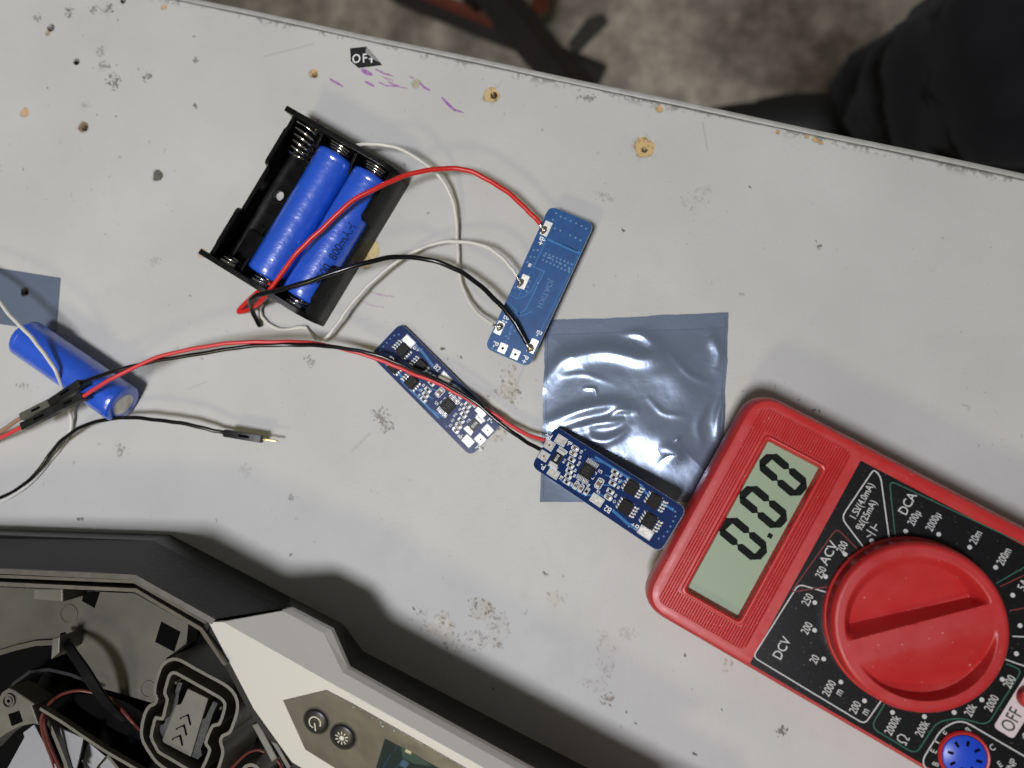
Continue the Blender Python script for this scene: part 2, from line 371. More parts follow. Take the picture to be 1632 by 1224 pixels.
# glue / peel residue : (u, v, radius px u, radius px v, strength, colour)
for u, v, ru, rv, k, col in (
  (760, 975, 26, 30, 1.0, (.46, .40, .28)), (700, 1000, 32, 26, .9, (.52, .44, .29)), (745, 1020, 45, 22, .7, (.48, .45, .40)),
  (790, 1000, 24, 28, .6, (.45, .40, .33)), (670, 985, 16, 30, .5, (.46, .42, .37)), (885, 955, 16, 14, .6, (.46, .42, .34)),
  (812, 625, 22, 38, .9, (.36, .31, .20)), (790, 695, 24, 16, .9, (.38, .33, .22)), (770, 640, 16, 12, .6, (.30, .27, .22)),
  (965, 1040, 13, 34, .45, (.46, .43, .38)), (940, 1090, 22, 14, .45, (.45, .42, .38)), (968, 1115, 9, 8, .9, (.25, .22, .18)),
  (1010, 735, 30, 16, .12, (.38, .36, .33)), (1305, 395, 14, 20, 1.0, (.16, .15, .13)), (606, 662, 12, 11, .9, (.22, .21, .19)), (618, 680, 14, 9, .8, (.26, .25, .23)),
  (180, 130, 11, 12, 1.0, (.16, .155, .145)), (235, 120, 7, 9, 1.0, (.15, .145, .135)), (165, 105, 10, 8, .8, (.18, .175, .165)), (162, 80, 8, 9, .7, (.2, .2, .19)),
  (170, 15, 10, 10, .9, (.13, .13, .12)), (150, 14, 9, 9, .8, (.14, .14, .13)), (110, 20, 7, 12, .9, (.14, .14, .13)), (60, 28, 7, 7, .8, (.2, .2, .19)), (135, 168, 9, 6, .6, (.25, .25, .24)),
  (195, 717, 11, 8, .9, (.27, .27, .26)), (490, 573, 6, 6, .9, (.2, .2, .19)), (498, 580, 6, 6, .7, (.2, .2, .19)), (280, 558, 8, 6, .4, (.26, .26, .25)), (935, 155, 13, 6, .8, (.15, .15, .14)),
  (1110, 320, 36, 22, .35, (.3, .3, .29)), (965, 313, 13, 7, .5, (.25, .25, .24)), (645, 262, 5, 5, .7, (.2, .2, .19)), (466, 792, 6, 5, .8, (.3, .3, .29)), (390, 750, 9, 9, .4, (.32, .32, .31)), (245, 417, 11, 7, .5, (.30, .30, .29)),
  (35, 615, 9, 5, .8, (.24, .24, .22)), (1247, 1165, 7, 8, 1.0, (.13, .12, .115)), (1160, 1062, 8, 8, .6, (.3, .27, .2)), (1000, 1010, 10, 8, .3, (.3, .3, .29)), (312, 96, 4, 4, .9, (.2, .2, .19)), (312, 168, 4, 5, .9, (.2, .2, .19))):
    s_, t_ = STpx(u, v); window(s_, t_, max(ru, rv)*.6+2); c0 = STpx(u+1, v); a = math.atan2(c0[1]-t_, c0[0]-s_)
    dx = (Sg-s_)*math.cos(a)+(Tg-t_)*math.sin(a); dy = -(Sg-s_)*math.sin(a)+(Tg-t_)*math.cos(a)
    e = np.hypot(dx/(ru*MMPX), dy/(rv*MMPX)); small = max(ru, rv) < 14
    if small:
        m = fbm(Sg, Tg, 1.25, int(u) & 127, 3)*.75+n3*.25+.16*(1-e); body = sm(.55, .59, m)*(e < 1.5)
        paint(body*min(1, k)*.85, tuple(q*.8 for q in col)); paint(.25*sm(1.1, .5, e)*sm(.45, .55, n1), tuple(min(1, q*1.5) for q in col))
        Z -= body*.05
    else:
        m = fbm(Sg, Tg, .16, int(u) & 127, 5)*.8+n3*.06+n1*.14+.34*(.62-e); body = sm(.49, .53, m)
        paint(k*.42*body*(.55+.45*sm(.4, .6, n2)), col); paint(k*.5*np.exp(-((m-.512)/.012)**2)*sm(.46, .58, n1), tuple(q*.55 for q in col))
        paint(k*.75*sm(.62, .66, n3*.55+n1*.45+.03*body)*(m > .47), tuple(q*.32 for q in col)); paint(k*.5*sm(.60, .66, fbm(Sg, Tg, .5, 41, 3))*body, (.62, .61, .57))
        Z += body*k*.03
# tiny dark ticks
unwindow()
for u, v, r in ((132, 56, 1.2), (76, 140, 1.2), (185, 185, 1.6), (155, 183, 1.3), (148, 108, 1.6), (186, 104, 1.6), (188, 32, 1.5), (220, 110, 2.2), (310, 58, 2), (310, 168, 2.2), (303, 471, 1.6), (868, 914, 2.6), (873, 916, 1.4), (897, 918, 1), (788, 1018, 2.4), (788, 1030, 1.3), (660, 970, 2.2), (670, 975, 1.5), (657, 988, 1.2), (786, 1098, 2.2), (1092, 1044, 1.8), (1107, 1202, 2.6), (1150, 1131, 1.2), (993, 367, 2.6), (729, 568, 1.2), (128, 827, 4), (345, 829, 2.5), (462, 885, 2.5), (706, 556, 3), (714, 572, 1.5), (735, 570, 2), (1273, 637, 2.2), (1297, 654, 2.6), (1306, 655, 1.5), (998, 1135, 1.2), (1013, 1153, 1.4), (322, 572, 1.4), (682, 340, 2), (37, 270, 1.5), (73, 318, 1.2), (1195, 298, 1.5)):
    window(*STpx(u, v), 4); rr, th, s_, t_ = polar(u, v); r *= MMPX*1.1; q = r*(1+.5*np.sin(th*2+u)+.5*(n1-.5)*4)
    paint(.85*sm(1.15, .5, rr/np.maximum(q, .12)), DK)
    if u in (868, 788, 1107): Z -= .3*sm(1.1, .5, rr/np.maximum(q, .12))
# screw holes and chips: (u, v, chip radius px, hole radius px, chip colour, dark tone, hole offset)
HOLES = [(500, 117, 8, 4.0, TAN, TAND, (1, 2)), (783, 150, 13.5, 5.2, (.55, .40, .20), TAND, (4, 1)), (1027, 235, 17, 4.0, (.55, .40, .19), TAND, (0, 3)),
         (122, 98, 5.6, 5.4, DK, DK, (0, 0)), (81, 44, 6.5, 6.4, (.09, .05, .025), DK, (0, 0)), (76, 52, 5, 0, (.36, .28, .18), TAND, (0, 0)),
         (133, 202, 9.5, 4.4, (.20, .155, .10), TAND, (1, 1)), (39, 179, 8.0, 0, (.52, .36, .21), TAND, (0, 0)), (251, 280, 10, 0, (.12, .12, .10), DK, (0, 0)),
         (196, 1, 5.0, 4, (.10, .05, .03), DK, (0, 0)), (261, 11, 5, 0, (.55, .40, .22), TAND, (0, 0)), (663, 133, 8, 0, (.42, .38, .28), TAND, (0, 0)),
         (1052, 173, 6, 0, (.55, .37, .18), TAND, (0, 0)), (1240, 210, 3.5, 0, (.45, .30, .14), TAND, (0, 0)), (1286, 217, 3.5, 0, (.52, .34, .15), TAND, (0, 0)), (1300, 222, 4.5, 0, (.55, .35, .15), TAND, (0, 0)), (1308, 226, 4, 0, (.55, .35, .15), TAND, (0, 0)),
         (323, 403, 7.5, 0, (.52, .38, .24), TAND, (0, 0)), (590, 400, 16, 0, (.55, .45, .24), (.40, .28, .12), (0, 0)), (581, 418, 11, 0, (.45, .36, .2), TAND, (0, 0)), (40, 465, 9.5, 5, (.06, .06, .05), DK, (0, 0)),
         (592, 290, 1, 0, GR, GR, (0, 0))]
for i, (u, v, rc, rh, col, dk, of) in enumerate(HOLES):
    window(*STpx(u, v), 9); rr, th, s_, t_ = polar(u, v); rc *= MMPX; rh *= MMPX
    wob = rc*(1+.05*np.sin(3*th+i)+.03*np.sin(5*th+2.1*i)+.38*(nl-.5)+.06*(n1-.5)) if rc > rh+.3 else rc
    mk = sm(1.04, .93, rr/wob); paint(mk, col)
    paint(mk*.6*sm(.56, .68, n3*.5+n1*.5), dk)
    paint(mk*sm(.78, .95, rr/wob)*.7*sm(.42, .55, n1), dk)
    Z -= mk*(.22+.10*nl)
    ring = sm(1.0, 1.05, rr/wob)*sm(1.45, 1.1, rr/wob); paint(ring*.3*sm(.45, .6, n1), (.28, .26, .22))
    if rh > 0:
        rr2, _, _, _ = polar(u+of[0], v+of[1]); hq = rr2/(rh*(1+.25*(nl-.5))); paint(sm(1.22, 1.0, hq), tuple(.22*q for q in dk)); Z -= sm(.98, .82, hq)*6
# purple marker strokes
unwindow()
PUR = (.30, .07, .36)
for pts, w, k in (([(526, 126), (536, 132), (547, 138)], 3.0, .9), ([(577, 111), (585, 116), (593, 119)], 5.5, .9), ([(598, 110), (612, 117), (627, 121)], 2.0, .8), ([(609, 122), (618, 126), (627, 128)], 1.8, .75),
   ([(582, 130), (590, 134), (597, 138)], 2.8, .85), ([(603, 131), (615, 136), (632, 138)], 2, .75), ([(619, 130), (627, 135), (635, 138), (649, 141)], 2.2, .85), ([(652, 121), (661, 126)], 1.8, .7), ([(669, 132), (677, 140), (686, 144)], 2.6, .85),
   ([(704, 155), (713, 165), (724, 175), (738, 179)], 2.8, .95), ([(508, 188), (506, 196)], 2.2, .8), ([(574, 478), (590, 486), (612, 490)], 1.5, .55), ([(590, 465), (606, 470), (628, 473)], 1.5, .55)):
    q = [STpx(*p) for p in pts]; unwindow(); window(q[len(q)//2][0], q[len(q)//2][1], 14); d, tt = seg_dist(Sg, Tg, q); ww = w*MMPX*.5*(.55+1.2*np.sin(np.pi*np.clip(tt*.85+.12, 0, 1)))
    paint(k*sm(1.15, .6, d/ww)*(.75+.25*sm(.35, .5, n1)), PUR)
# scratches
unwindow()
for pts in ([(800, 128), (793, 140)], [(835, 585), (812, 640)], [(1120, 195), (1128, 240)], [(300, 620), (330, 608)], [(560, 720), (590, 690)], [(1085, 500), (1110, 560)], [(420, 90), (500, 70)]):
    window(*STpx(*pts[0]), 20); d, tt = seg_dist(Sg, Tg, [STpx(*p) for p in pts]); paint(.35*sm(.35, .1, d), (.22, .21, .19))
# jagged dark gap beside the edge band
unwindow()
e = Tg-1.15-.9*(fbm(Sg, Sg*0, .35, 7, 3)-.45); smudge = fbm(Sg, Tg, 1.1, 17, 3)
paint(.7*sm(.5, .1, np.abs(Tg-.2-.4*fbm(Sg, Sg*0, .2, 9))), (.07, .067, .06))
loc_ = sm(.45, .62, fbm(Sg, Sg*0, .045, 22, 3)); paint(.7*sm(.56, .64, smudge*.6+fbm(Sg, Tg, .35, 19, 2)*.4+.10*loc_-.05*Tg*(1.2-loc_)+.02)*sm(3.6, .3, Tg), (.15, .145, .13))
Z = Z - .25*sm(.6, .1, Tg)
Z = Z + .05*(fbm(Sg, Tg, .03, 77, 3)-.5)
Z[0, :] = -.5
Z[:, -1] = 0
Xw = A0.x+Sg*sdir.x+Tg*tdir.x; Yw = A0.y+Sg*sdir.y+Tg*tdir.y
def bench_mat():
    m = mat('worn_laminate', (.50, .50, .475), .5, spec=.22); nt = m.node_tree; N = nt.nodes; L = nt.links; b = N['Principled BSDF']
    tc = [n for n in N if n.type == 'TEX_COORD'][0]
    at = N.new('ShaderNodeAttribute'); at.attribute_name = 'dirt'
    n = N.new('ShaderNodeTexNoise'); n.inputs['Scale'].default_value = 22; n.inputs['Detail'].default_value = 5; L.new(tc.outputs['Object'], n.inputs['Vector'])
    r = N.new('ShaderNodeMapRange'); r.inputs['From Min'].default_value = .3; r.inputs['From Max'].default_value = .7; r.inputs['To Min'].default_value = .94; r.inputs['To Max'].default_value = 1.05
    L.new(n.outputs['Fac'], r.inputs['Value'])
    mx = N.new('ShaderNodeVectorMath'); mx.operation = 'SCALE'; mx.inputs[0].default_value = (.495, .492, .475); L.new(r.outputs['Result'], mx.inputs['Scale'])
    k = N.new('ShaderNodeMix'); k.data_type = 'RGBA'; L.new(mx.outputs['Vector'], k.inputs['A']); L.new(at.outputs['Color'], k.inputs['B']); L.new(at.outputs['Alpha'], k.inputs['Factor'])
    L.new(k.outputs['Result'], b.inputs['Base Color'])
    rr = N.new('ShaderNodeMapRange'); rr.inputs['To Min'].default_value = .50; rr.inputs['To Max'].default_value = .8; L.new(at.outputs['Alpha'], rr.inputs['Value']); L.new(rr.outputs['Result'], b.inputs['Roughness'])
    v = N.new('ShaderNodeTexVoronoi'); v.inputs['Scale'].default_value = 1100; L.new(tc.outputs['Object'], v.inputs['Vector'])
    n4 = N.new('ShaderNodeTexNoise'); n4.inputs['Scale'].default_value = 900; n4.inputs['Detail'].default_value = 2; L.new(tc.outputs['Object'], n4.inputs['Vector'])
    bp = N.new('ShaderNodeBump'); bp.inputs['Distance'].default_value = .00006; L.new(n4.outputs['Fac'], bp.inputs['Height']); L.new(bp.outputs['Normal'], b.inputs['Normal'])
    return m
bench = thing('workbench', 'grey laminate workbench top with screw holes and glue stains', 'workbench', T(Vector((0, 0, 0))))
grid_mesh('tabletop', Xw, Yw, Z, bench_mat(), bench, colors=C)
def W2(s_, t_): p = A0+sdir*s_+tdir*t_; return (p.x, p.y)
g = MB(); g.prism([W2(s0-550, .1), W2(s1+500, .1), W2(s1+500, t1+380), W2(s0-550, t1+380)], -18, -7.6)
g.build('core_board', mat('chipboard', (.45, .33, .19), .8, var=(.3, .3)), bench)
g = MB(); K = []
for k, (t_, z_) in enumerate(((.0, -18), (.0, -.1), (-.35, .06), (-1.3, 0), (-1.75, -.35), (-1.95, -1.0), (-1.95, -18))):
    K.append((t_, z_))
sv = np.linspace(s0-550, s1+500, 260)
g.rings([[Vector((*W2(s_, t_-.10*math.sin(s_*.08)), z_)) for t_, z_ in K] for s_ in sv])
g.build('edge_band', M['band'], bench, smooth=True)
for q in ((s0-500, t1+340), (s1+450, t1+340), (s0-500, 60), (s1+450, 60)):
    g = MB(); x, y = W2(*q); g.box(x, y, -384, 50, 50, 731.9); g.build('leg', M['iron'], bench)

# ------------------------------------------------------------------ things on the floor behind the bench
fr = thing('metal_frame', 'dark iron frame with a rusty orange rail standing on the floor', 'frame', T(P(820, 20, -750)))
fi = fr.matrix_world.inverted().copy(); fo = Vector(fr.location)/S
def FL(u, v, h): return P(u, v, h)-fo
g = MB(); a, b = FL(735, -75, -600), FL(950, 190, -650)
g.tube([a, b], 24, 4); g.build('bar', M['iron'], fr)
g = MB(); g.tube([FL(640, -26, -690), FL(788, 36, -712)], 9, 6); g.build('rail', M['rust'], fr)
g = MB(); g.tube([FL(625, -16, -715), FL(960, 118, -735)], 15, 4); g.build('brace', M['iron'], fr)
g = MB(); g.tube([FL(862, -60, -640), FL(860, 18, -690)], 11, 4); g.build('post', M['rust'], fr)
g = MB(); g.tube([a, Vector((a.x, a.y, 0))], 18, 4); g.build('leg', M['iron'], fr); g = MB(); g.tube([b, Vector((b.x, b.y, 0))], 18, 4); g.build('leg', M['iron'], fr)
g = MB(); pts = [FL(u, v, -749)+fo for u, v in ((905, 70), (935, 30), (962, 20), (970, 36), (940, 66), (918, 90))]
g.prism([(p.x, p.y) for p in pts], -750.5, -748)
tagset(g.build('smudge', mat('dark_smudge', (.04, .038, .028), .9)), label='small dark smudge on the concrete floor', cat='floor mark')  # thin dark sheet added to stand for a smudge on the floor

# ------------------------------------------------------------------ person seated beyond the bench
per = thing('person', 'person in dark charcoal trousers and black shoes seated beside the workbench', 'person', T(P(1750, 60, -750)))
po = Vector(per.location)/S
def skin(name, verts, edges, radii, matl, parent, sub=2, flat=None):
    me = bpy.data.meshes.new(name); me.from_pydata([tuple((Vector(v)-po)*S) for v in verts], edges, []); me.update()
    o = bpy.data.objects.new(name, me); COL.objects.link(o); o.parent = parent
    k = o.modifiers.new('skin', 'SKIN'); k.use_smooth_shade = True
    for i, r in enumerate(radii):
        rx, ry = r if isinstance(r, tuple) else (r, r)
        me.skin_vertices[0].data[i].radius = (rx*S, ry*S)
    me.skin_vertices[0].data[0].use_root = True
    s = o.modifiers.new('sub', 'SUBSURF'); s.levels = sub; s.render_levels = sub
    me.materials.append(matl); return o
def leg(kn, an, toe, hip): return [hip, hip.lerp(kn, .5), kn, kn.lerp(an, .3), kn.lerp(an, .65), an]
hipc = P(2350, 60, -280)
h1 = hipc+Vector((0, 95, 0)); h2 = hipc+Vector((0, -90, 0))
k1 = P(1645, 95, -235); a1 = P(1405, 178, -670)
k2 = P(1690, 160, -330); a2 = P(1530, 175, -660)
def chain(verts, edges, radii, nm, mt, sub=2): return skin(nm, verts, edges, radii, mt, per, sub)
V = [hipc, h1, h1.lerp(k1, .5), k1, k1.lerp(a1, .35), k1.lerp(a1, .7), a1, h2, h2.lerp(k2, .5), k2, k2.lerp(a2, .4), k2.lerp(a2, .75), a2]
body = chain(V, [(0, 1), (1, 2), (2, 3), (3, 4), (4, 5), (5, 6), (0, 7), (7, 8), (8, 9), (9, 10), (10, 11), (11, 12)], [62, 52, 42, 34, 32, 26, 24, 52, 42, 33, 31, 26, 24], 'body', M['skin'])
tr = chain(V, [(0, 1), (1, 2), (2, 3), (3, 4), (4, 5), (5, 6), (0, 7), (7, 8), (8, 9), (9, 10), (10, 11), (11, 12)], [110, 98, 88, 74, 72, 62, 56, 95, 80, 66, 62, 58, 54], 'trousers', M['cloth'], 3)
dm = tr.modifiers.new('folds', 'DISPLACE'); tx = bpy.data.textures.new('folds', 'CLOUDS'); tx.noise_scale = .07; tx.noise_depth = 3; dm.texture = tx; dm.strength = .06; dm.mid_level = .5
for (ank, du, hd) in ((a1, Vector((-1, .02, 0)), 0), (a2, Vector((-1, .12, 0)), 1)):
    b0 = Vector((ank.x, ank.y, -715)); du = du.normalized()
    chain([b0-du*45, b0, b0+du*90, b0+du*175+Vector((0, 0, -8)), b0+du*235+Vector((0, 0, -12))], [(0, 1), (1, 2), (2, 3), (3, 4)], [34, (42, 40), (40, 34), (42, 26), (28, 18)], 'shoe', M['shoe'])

# ------------------------------------------------------------------ circuit boards
BL, BWD, BT = 50.0, 15.5, 1.2
def board_frame(pa, pb, scale=1.0):
    f = frame2(pa, pb); return f @ Matrix.Scale(scale, 4)
F3a, F3b = P(868, 712, 4.5), P(1074, 846, 19)
F3 = board_frame(F3a, F3b); k3 = (F3b-F3a).length/BL; F3 = F3 @ Matrix.Scale(k3, 4)
F3i = F3.inverted()
pl3 = (F3 @ Vector((0, 0, BT)), (F3.to_3x3() @ Vector((0, 0, 1))).normalized())
def L3(x, y):                                   # zoomed-crop coordinates of the photo -> board millimetres
    q = F3i @ PP(830+x/5.564, 660+y/5.564, pl3); return (q.x, q.y)
def outline(): return rnd(rect(0, 0, BL, BWD), 2.6, 5)
brd3 = thing('circuit_board', 'blue battery protection board with soldered red and black leads propped against the red meter', 'circuit board', F3, 'small blue protection boards')
def comp_board(root):
    g = MB(); g.prism(outline(), 0, BT, bev=.08); b = g.build('board', M['pcb'], root)
    g = MB(); g.prism(outline(), .12, .95); g2 = MB(); g2.wall(outline(), .16, .15, 1.02, closed=True); g2.build('board_edge', M['fr4'], b)
    ink = MB(); tr = MB()
    zt = BT
    # copper traces under the mask
    for pts, w in (([(-8, 6.2), (10, 6.3), (12, 5.2), (22, 5.2)], .7), ([(-14, -6.2), (-4, -5.9), (0, -3), (4, -2.6)], .5), ([(-3, -1), (2, 1.5), (5, 5.5)], .35), ([(-2, 3), (4, 4.6)], .35), ([(6, -5), (12, -5.8), (18, -5.8)], .9), ([(-9, 5), (-4, 6)], .4)):
        tr.wall(pts, w, zt-.01, zt+.025)
    tr.build('trace', M['pcb_trace'], b)
    # pads: centre (crop px), length along x, width along y, hole
    pads = [((232, 262), 2.9, 2.5, 1), ((205, 372), 2.9, 2.5, 1), ((356, 234), 3.4, 2.5, 0), ((290, 524), 3.5, 2.2, 0), ((675, 762), 3.8, 2.4, 0), ((1106, 1050), 4.0, 2.4, 0)]
    for c, sx, sy, hole in pads:
        x, y = L3(*c); y = max(-BWD/2+sy/2+.15, min(BWD/2-sy/2-.15, y)); x = max(-BL/2+sx/2+.15, x)
        p = MB(); p.prism(rnd(rect(x, y, sx, sy), .25, 2), zt-.02, zt+.05)
        po_ = p.build('solder_pad', M['tin'], root)
        if hole:
            h = MB(); h.lathe([(.55, zt+.051), (.55, zt+.07), (.34, zt+.07), (.34, zt+.052)], 18, T(Vector((x, y, 0)))); h.build('pad_ring', M['solder'], po_)
            h = MB(); h.lathe([(.33, zt+.03), (.33, zt+.06)], 14, T(Vector((x, y, 0)))); h.build('pad_hole', M['flux'], po_)
        ink.wall(rect(x, y, sx+.35, sy+.35), .19, zt, zt+.03, closed=True)
    # shunt resistor
    x, y = L3(326, 392); 
    sh = MB(); sh.box(x, y, zt+.32, 2.9, 3.7, .6, bev=.06); s_ = sh.build('shunt_resistor', M['resist'], root)
    for yy in (-1, 1):
        h = MB(); h.box(x, y+yy*2.35, zt+.33, 3.0, 1.1, .66, bev=.08); h.build('terminal', M['solder'], s_)
        h = MB(); h.box(x, y+yy*3.1, zt+.03, 3.2, .6, .1); h.build('terminal', M['tin'], s_)
    h = MB(); addtext(h, 'R010', x, y, zt+.63, 1.35, math.pi/2, .85, .02); h.build('printing', M['ink'], s_)
    ink.wall([(x-1.7, y-3.6), (x+1.75, y-3.6), (x+1.75, y-2.4)], .19, zt, zt+.03); ink.wall([(x-1.7, y+3.6), (x+1.75, y+3.6), (x+1.75, y+2.4)], .19, zt, zt+.03)
    # small parts: crop px, kind, turned
    for c, kind, rot in (((482, 303), 'c', 0), ((465, 350), 'c', 0), ((452, 403), 'r', 0), ((441, 457), 'r', 0), ((430, 505), 'r', 0), ((420, 553), 'r', 0), ((408, 603), 'r', 0),
                         ((490, 632), 'c', 1), ((534, 657), 'c', 1), ((584, 684), 'r', 1), ((696, 616), 'C', 1), ((836, 514), 'r', 0), ((826, 563), 'r', 0), ((814, 614), 'r', 0), ((794, 685), 'r', 0), ((776, 738), 'c', 0)):
        x, y = L3(*c); big = kind == 'C'; k = 'c' if big else kind
        lx, ly, hz = (2.1, 1.2, .8) if big else (1.6, .82, .45 if k == 'r' else .7)
        m = T(Vector((x, y, 0))) @ rz(math.pi/2 if rot else 0)
        q = MB(); q.box(0, 0, zt+hz/2+.03, lx*.62, ly, hz, m, .05)
        o = q.build('capacitor' if k == 'c' else 'resistor', M['capc'] if k == 'c' else M['resist'], root)
        for sg_ in (-1, 1):
            q = MB(); q.box(sg_*lx*.40, 0, zt+hz/2+.03, lx*.22, ly*1.04, hz+.04, m, .05)
            q.box(sg_*lx*.56, 0, zt+.05, lx*.22, ly*1.1, .12, m, .03); q.build('terminal', M['solder'], o)
        if k == 'r': ink.wall([tuple((m @ Vector((*p, 0)))[:2]) for p in rect(0, 0, lx*1.45, ly*1.55)], .17, zt, zt+.03, closed=True)
        else: ink.wall([tuple((m @ Vector((*p, 0)))[:2]) for p in rnd(rect(0, 0, lx*1.6, ly*1.7), .6, 5)], .22, zt, zt+.03, closed=True)
    # controller chip
    x, y = L3(592, 508); q = MB(); q.box(x, y, zt+.65, 4.3, 4.3, .95, bev=.1); ic = q.build('controller_chip', M['chip'], root)
    for yy in (-1, 1):
        for k in range(8):
            q = MB(); xx = x-1.95+k*.557
            q.box(xx, y+yy*2.45, zt+.42, .24, .7, .12); q.box(xx, y+yy*3.0, zt+.10, .24, .7, .12); q.box(xx, y+yy*3.3, zt+.03, .30, 1.1, .07); q.build('pin', M['solder'], ic)
    q = MB(); 
    for k, tt in enumerate(('ZHT', 'S09M', '5YCD')): addtext(q, tt, x, y+1.1-k*1.1, zt+1.127, 1.0, 0, .95)
    q.build('printing', mat('laser_grey', (.055, .054, .05), .6), ic)
    ink.wall([(x+2.3, y+1.2), (x+2.9, y+1.2), (x+2.9, y+.4)], .19, zt, zt+.03); ink.wall([(x+2.3, y-1.2), (x+2.9, y-1.2), (x+2.9, y-.4)], .19, zt, zt+.03)
    # four power transistors
    for c in ((985, 654), (934, 826), (1187, 775), (1142, 950)):
        x, y = L3(*c); q = MB(); q.box(x, y, zt+.8, 3.3, 4.1, 1.3, bev=.14); t_ = q.build('transistor', M['chip'], root)
        q = MB(); q.lathe([(.22, zt+1.46), (.001, zt+1.47)], 12, T(Vector((x-1.0, y-1.3, 0)))); q.build('dot', M['resist'], t_)
        for k in range(4):
            yy = y-1.5+k*1.0
            for sg_ in (-1, 1):
                q = MB(); q.box(x+sg_*1.8, yy, zt+.55, .45, .5, .2); q.box(x+sg_*2.0, yy, zt+.3, .25, .5, .55); q.build('pin', M['iron'], t_)
                q = MB(); q.lathe([(.42, zt), (.38, zt+.14), (.2, zt+.25), (.01, zt+.28)], 10, T(Vector((x+sg_*2.4, yy, 0)))); q.build('solder_bead', M['solder'], t_)
            q = MB(); m = T(Vector((x+3.3, yy+.1, 0))) @ rz(.5); q.box(0, 0, zt+.09, 1.0, .52, .18, m, .06); q.build('solder_bead', M['solder'], t_)
            if k < 4: ink.wall([(x-2.85, yy-.2), (x-2.75, yy+.2), (x-3.1, yy+.25)], .17, zt, zt+.03)
        ink.wall([(x-2.2, y+2.2), (x-1.2, y+2.25), (x-1.0, y+2.0), (x+1.8, y+2.2)], .12, zt, zt+.03)
    # stray vias
    via = MB()
    for x, y in ((-1, 5.6), (2, 6.4), (5.5, 2), (6.2, -4.8), (21.5, 5.5), (22.6, 5.2), (23.4, 4), (23.6, 2.4), (23.7, .6), (23.7, -1.2), (23.5, -3), (22.6, -4.4), (8.6, 3.5), (13, -6.4), (-7.2, -5.8), (-12, 6.4)):
        via.lathe([(.28, zt), (.28, zt+.03), (.13, zt+.03), (.12, zt+.005)], 10, T(Vector((x, y, 0))))
    via.build('via', M['viam'], b)
    # silkscreen lettering reads from the far end
    pi = math.pi
    for s_, c, z_, r in (('P+', (248, 190), 2.4, pi), ('P-', (196, 462), 2.4, pi), ('B-', (430, 262), 1.9, -pi/2), ('B1', (356, 566), 1.5, -pi/2), ('B2', (772, 842), 2.3, pi), ('B+', (1012, 992), 2.3, pi),
                         ('U1', (704, 505), 1.3, pi), ('C6', (687, 688), 1.1, pi), ('C5', (538, 335), 1.0, pi/2), ('C4', (527, 385), 1.0, pi/2), ('R10', (516, 440), 1.0, pi/2), ('R9', (485, 500), .95, pi/2), ('R8', (478, 548), .95, pi/2), ('R7', (455, 625), .95, pi/2),
                         ('C3', (508, 590), .9, pi/2), ('C2', (555, 603), .9, pi/2), ('R6', (602, 632), .95, pi/2), ('R1', (888, 545), .95, pi/2), ('R2', (880, 595), .95, pi/2), ('R3', (866, 650), .95, pi/2), ('R4', (842, 725), .95, pi/2), ('C1', (832, 775), .95, pi/2), ('R11', (388, 415), 1.0, pi/2)):
        x, y = L3(*c); addtext(ink, s_, x, y, zt+.025, z_*1.12, r, .9, .035)
    ink.build('silkscreen', M['ink'], b)
comp_board(brd3)
def copy_tree(o, parent=None):
    c = o.copy(); COL.objects.link(c); c.parent = parent
    if parent is not None: c.matrix_parent_inverse = o.matrix_parent_inverse.copy()
    for ch in list(o.children): copy_tree(ch, c)
    return c
F2a, F2b = P(775, 701, 2.2), P(614, 540, 2.2)
F2 = frame2(F2a, F2b, 0); F2.translation.z = .9; F2 = F2 @ Matrix.Scale((F2b-F2a).length/BL, 4)
brd2 = copy_tree(brd3); f = F2.copy(); f.translation *= S; brd2.matrix_world = f
brd2['label'] = 'blue protection board lying flat with bare pads under the twisted red and black leads'

# board lying on its parts, back side up
F1a, F1b = P(740+700/4.08, 310+138/4.08, 7), P(740+278/4.08, 310+1062/4.08, 7)
F1 = frame2(F1a, F1b) @ Matrix.Scale((F1b-F1a).length/BL, 4); F1i = F1.inverted()
pl1 = (F1 @ Vector((0, 0, BT)), (F1.to_3x3() @ Vector((0, 0, 1))).normalized())
def L1(x, y): q = F1i @ PP(740+x/4.08, 310+y/4.08, pl1); return (q.x, q.y)
brd1 = thing('circuit_board', 'blue circuit board lying face down with four wires soldered to its plain back', 'circuit board', F1, 'small blue protection boards')
g = MB(); g.prism(outline(), 0, BT, bev=.1); b1 = g.build('board', M['pcb_glare'], brd1)
g = MB(); g.wall(outline(), .16, .15, 1.02, closed=True); g.build('board_edge', M['fr4'], b1)
g = MB(); zt = BT
for pts, w in (([(520, 280), (760, 385)], .9), ([(535, 290), (450, 470), (520, 500), (500, 540), (400, 745), (360, 775), (330, 765)], .45), ([(500, 500), (440, 620), (400, 655), (350, 680), (290, 650)], .3), ([(430, 500), (350, 670)], .3), ([(290, 700), (370, 790), (440, 760)], .35),
               ([(340, 780), (270, 960), (260, 1050)], .35), ([(280, 760), (240, 900)], .3), ([(500, 260), (740, 370)], .25), ([(740, 400), (440, 1000)], .22), ([(475, 900), (420, 1010)], .3)):
    g.wall([L1(*p) for p in pts], w, zt-.01, zt+.05)
g.build('trace', M['pcb_trace'], b1)
g = MB()
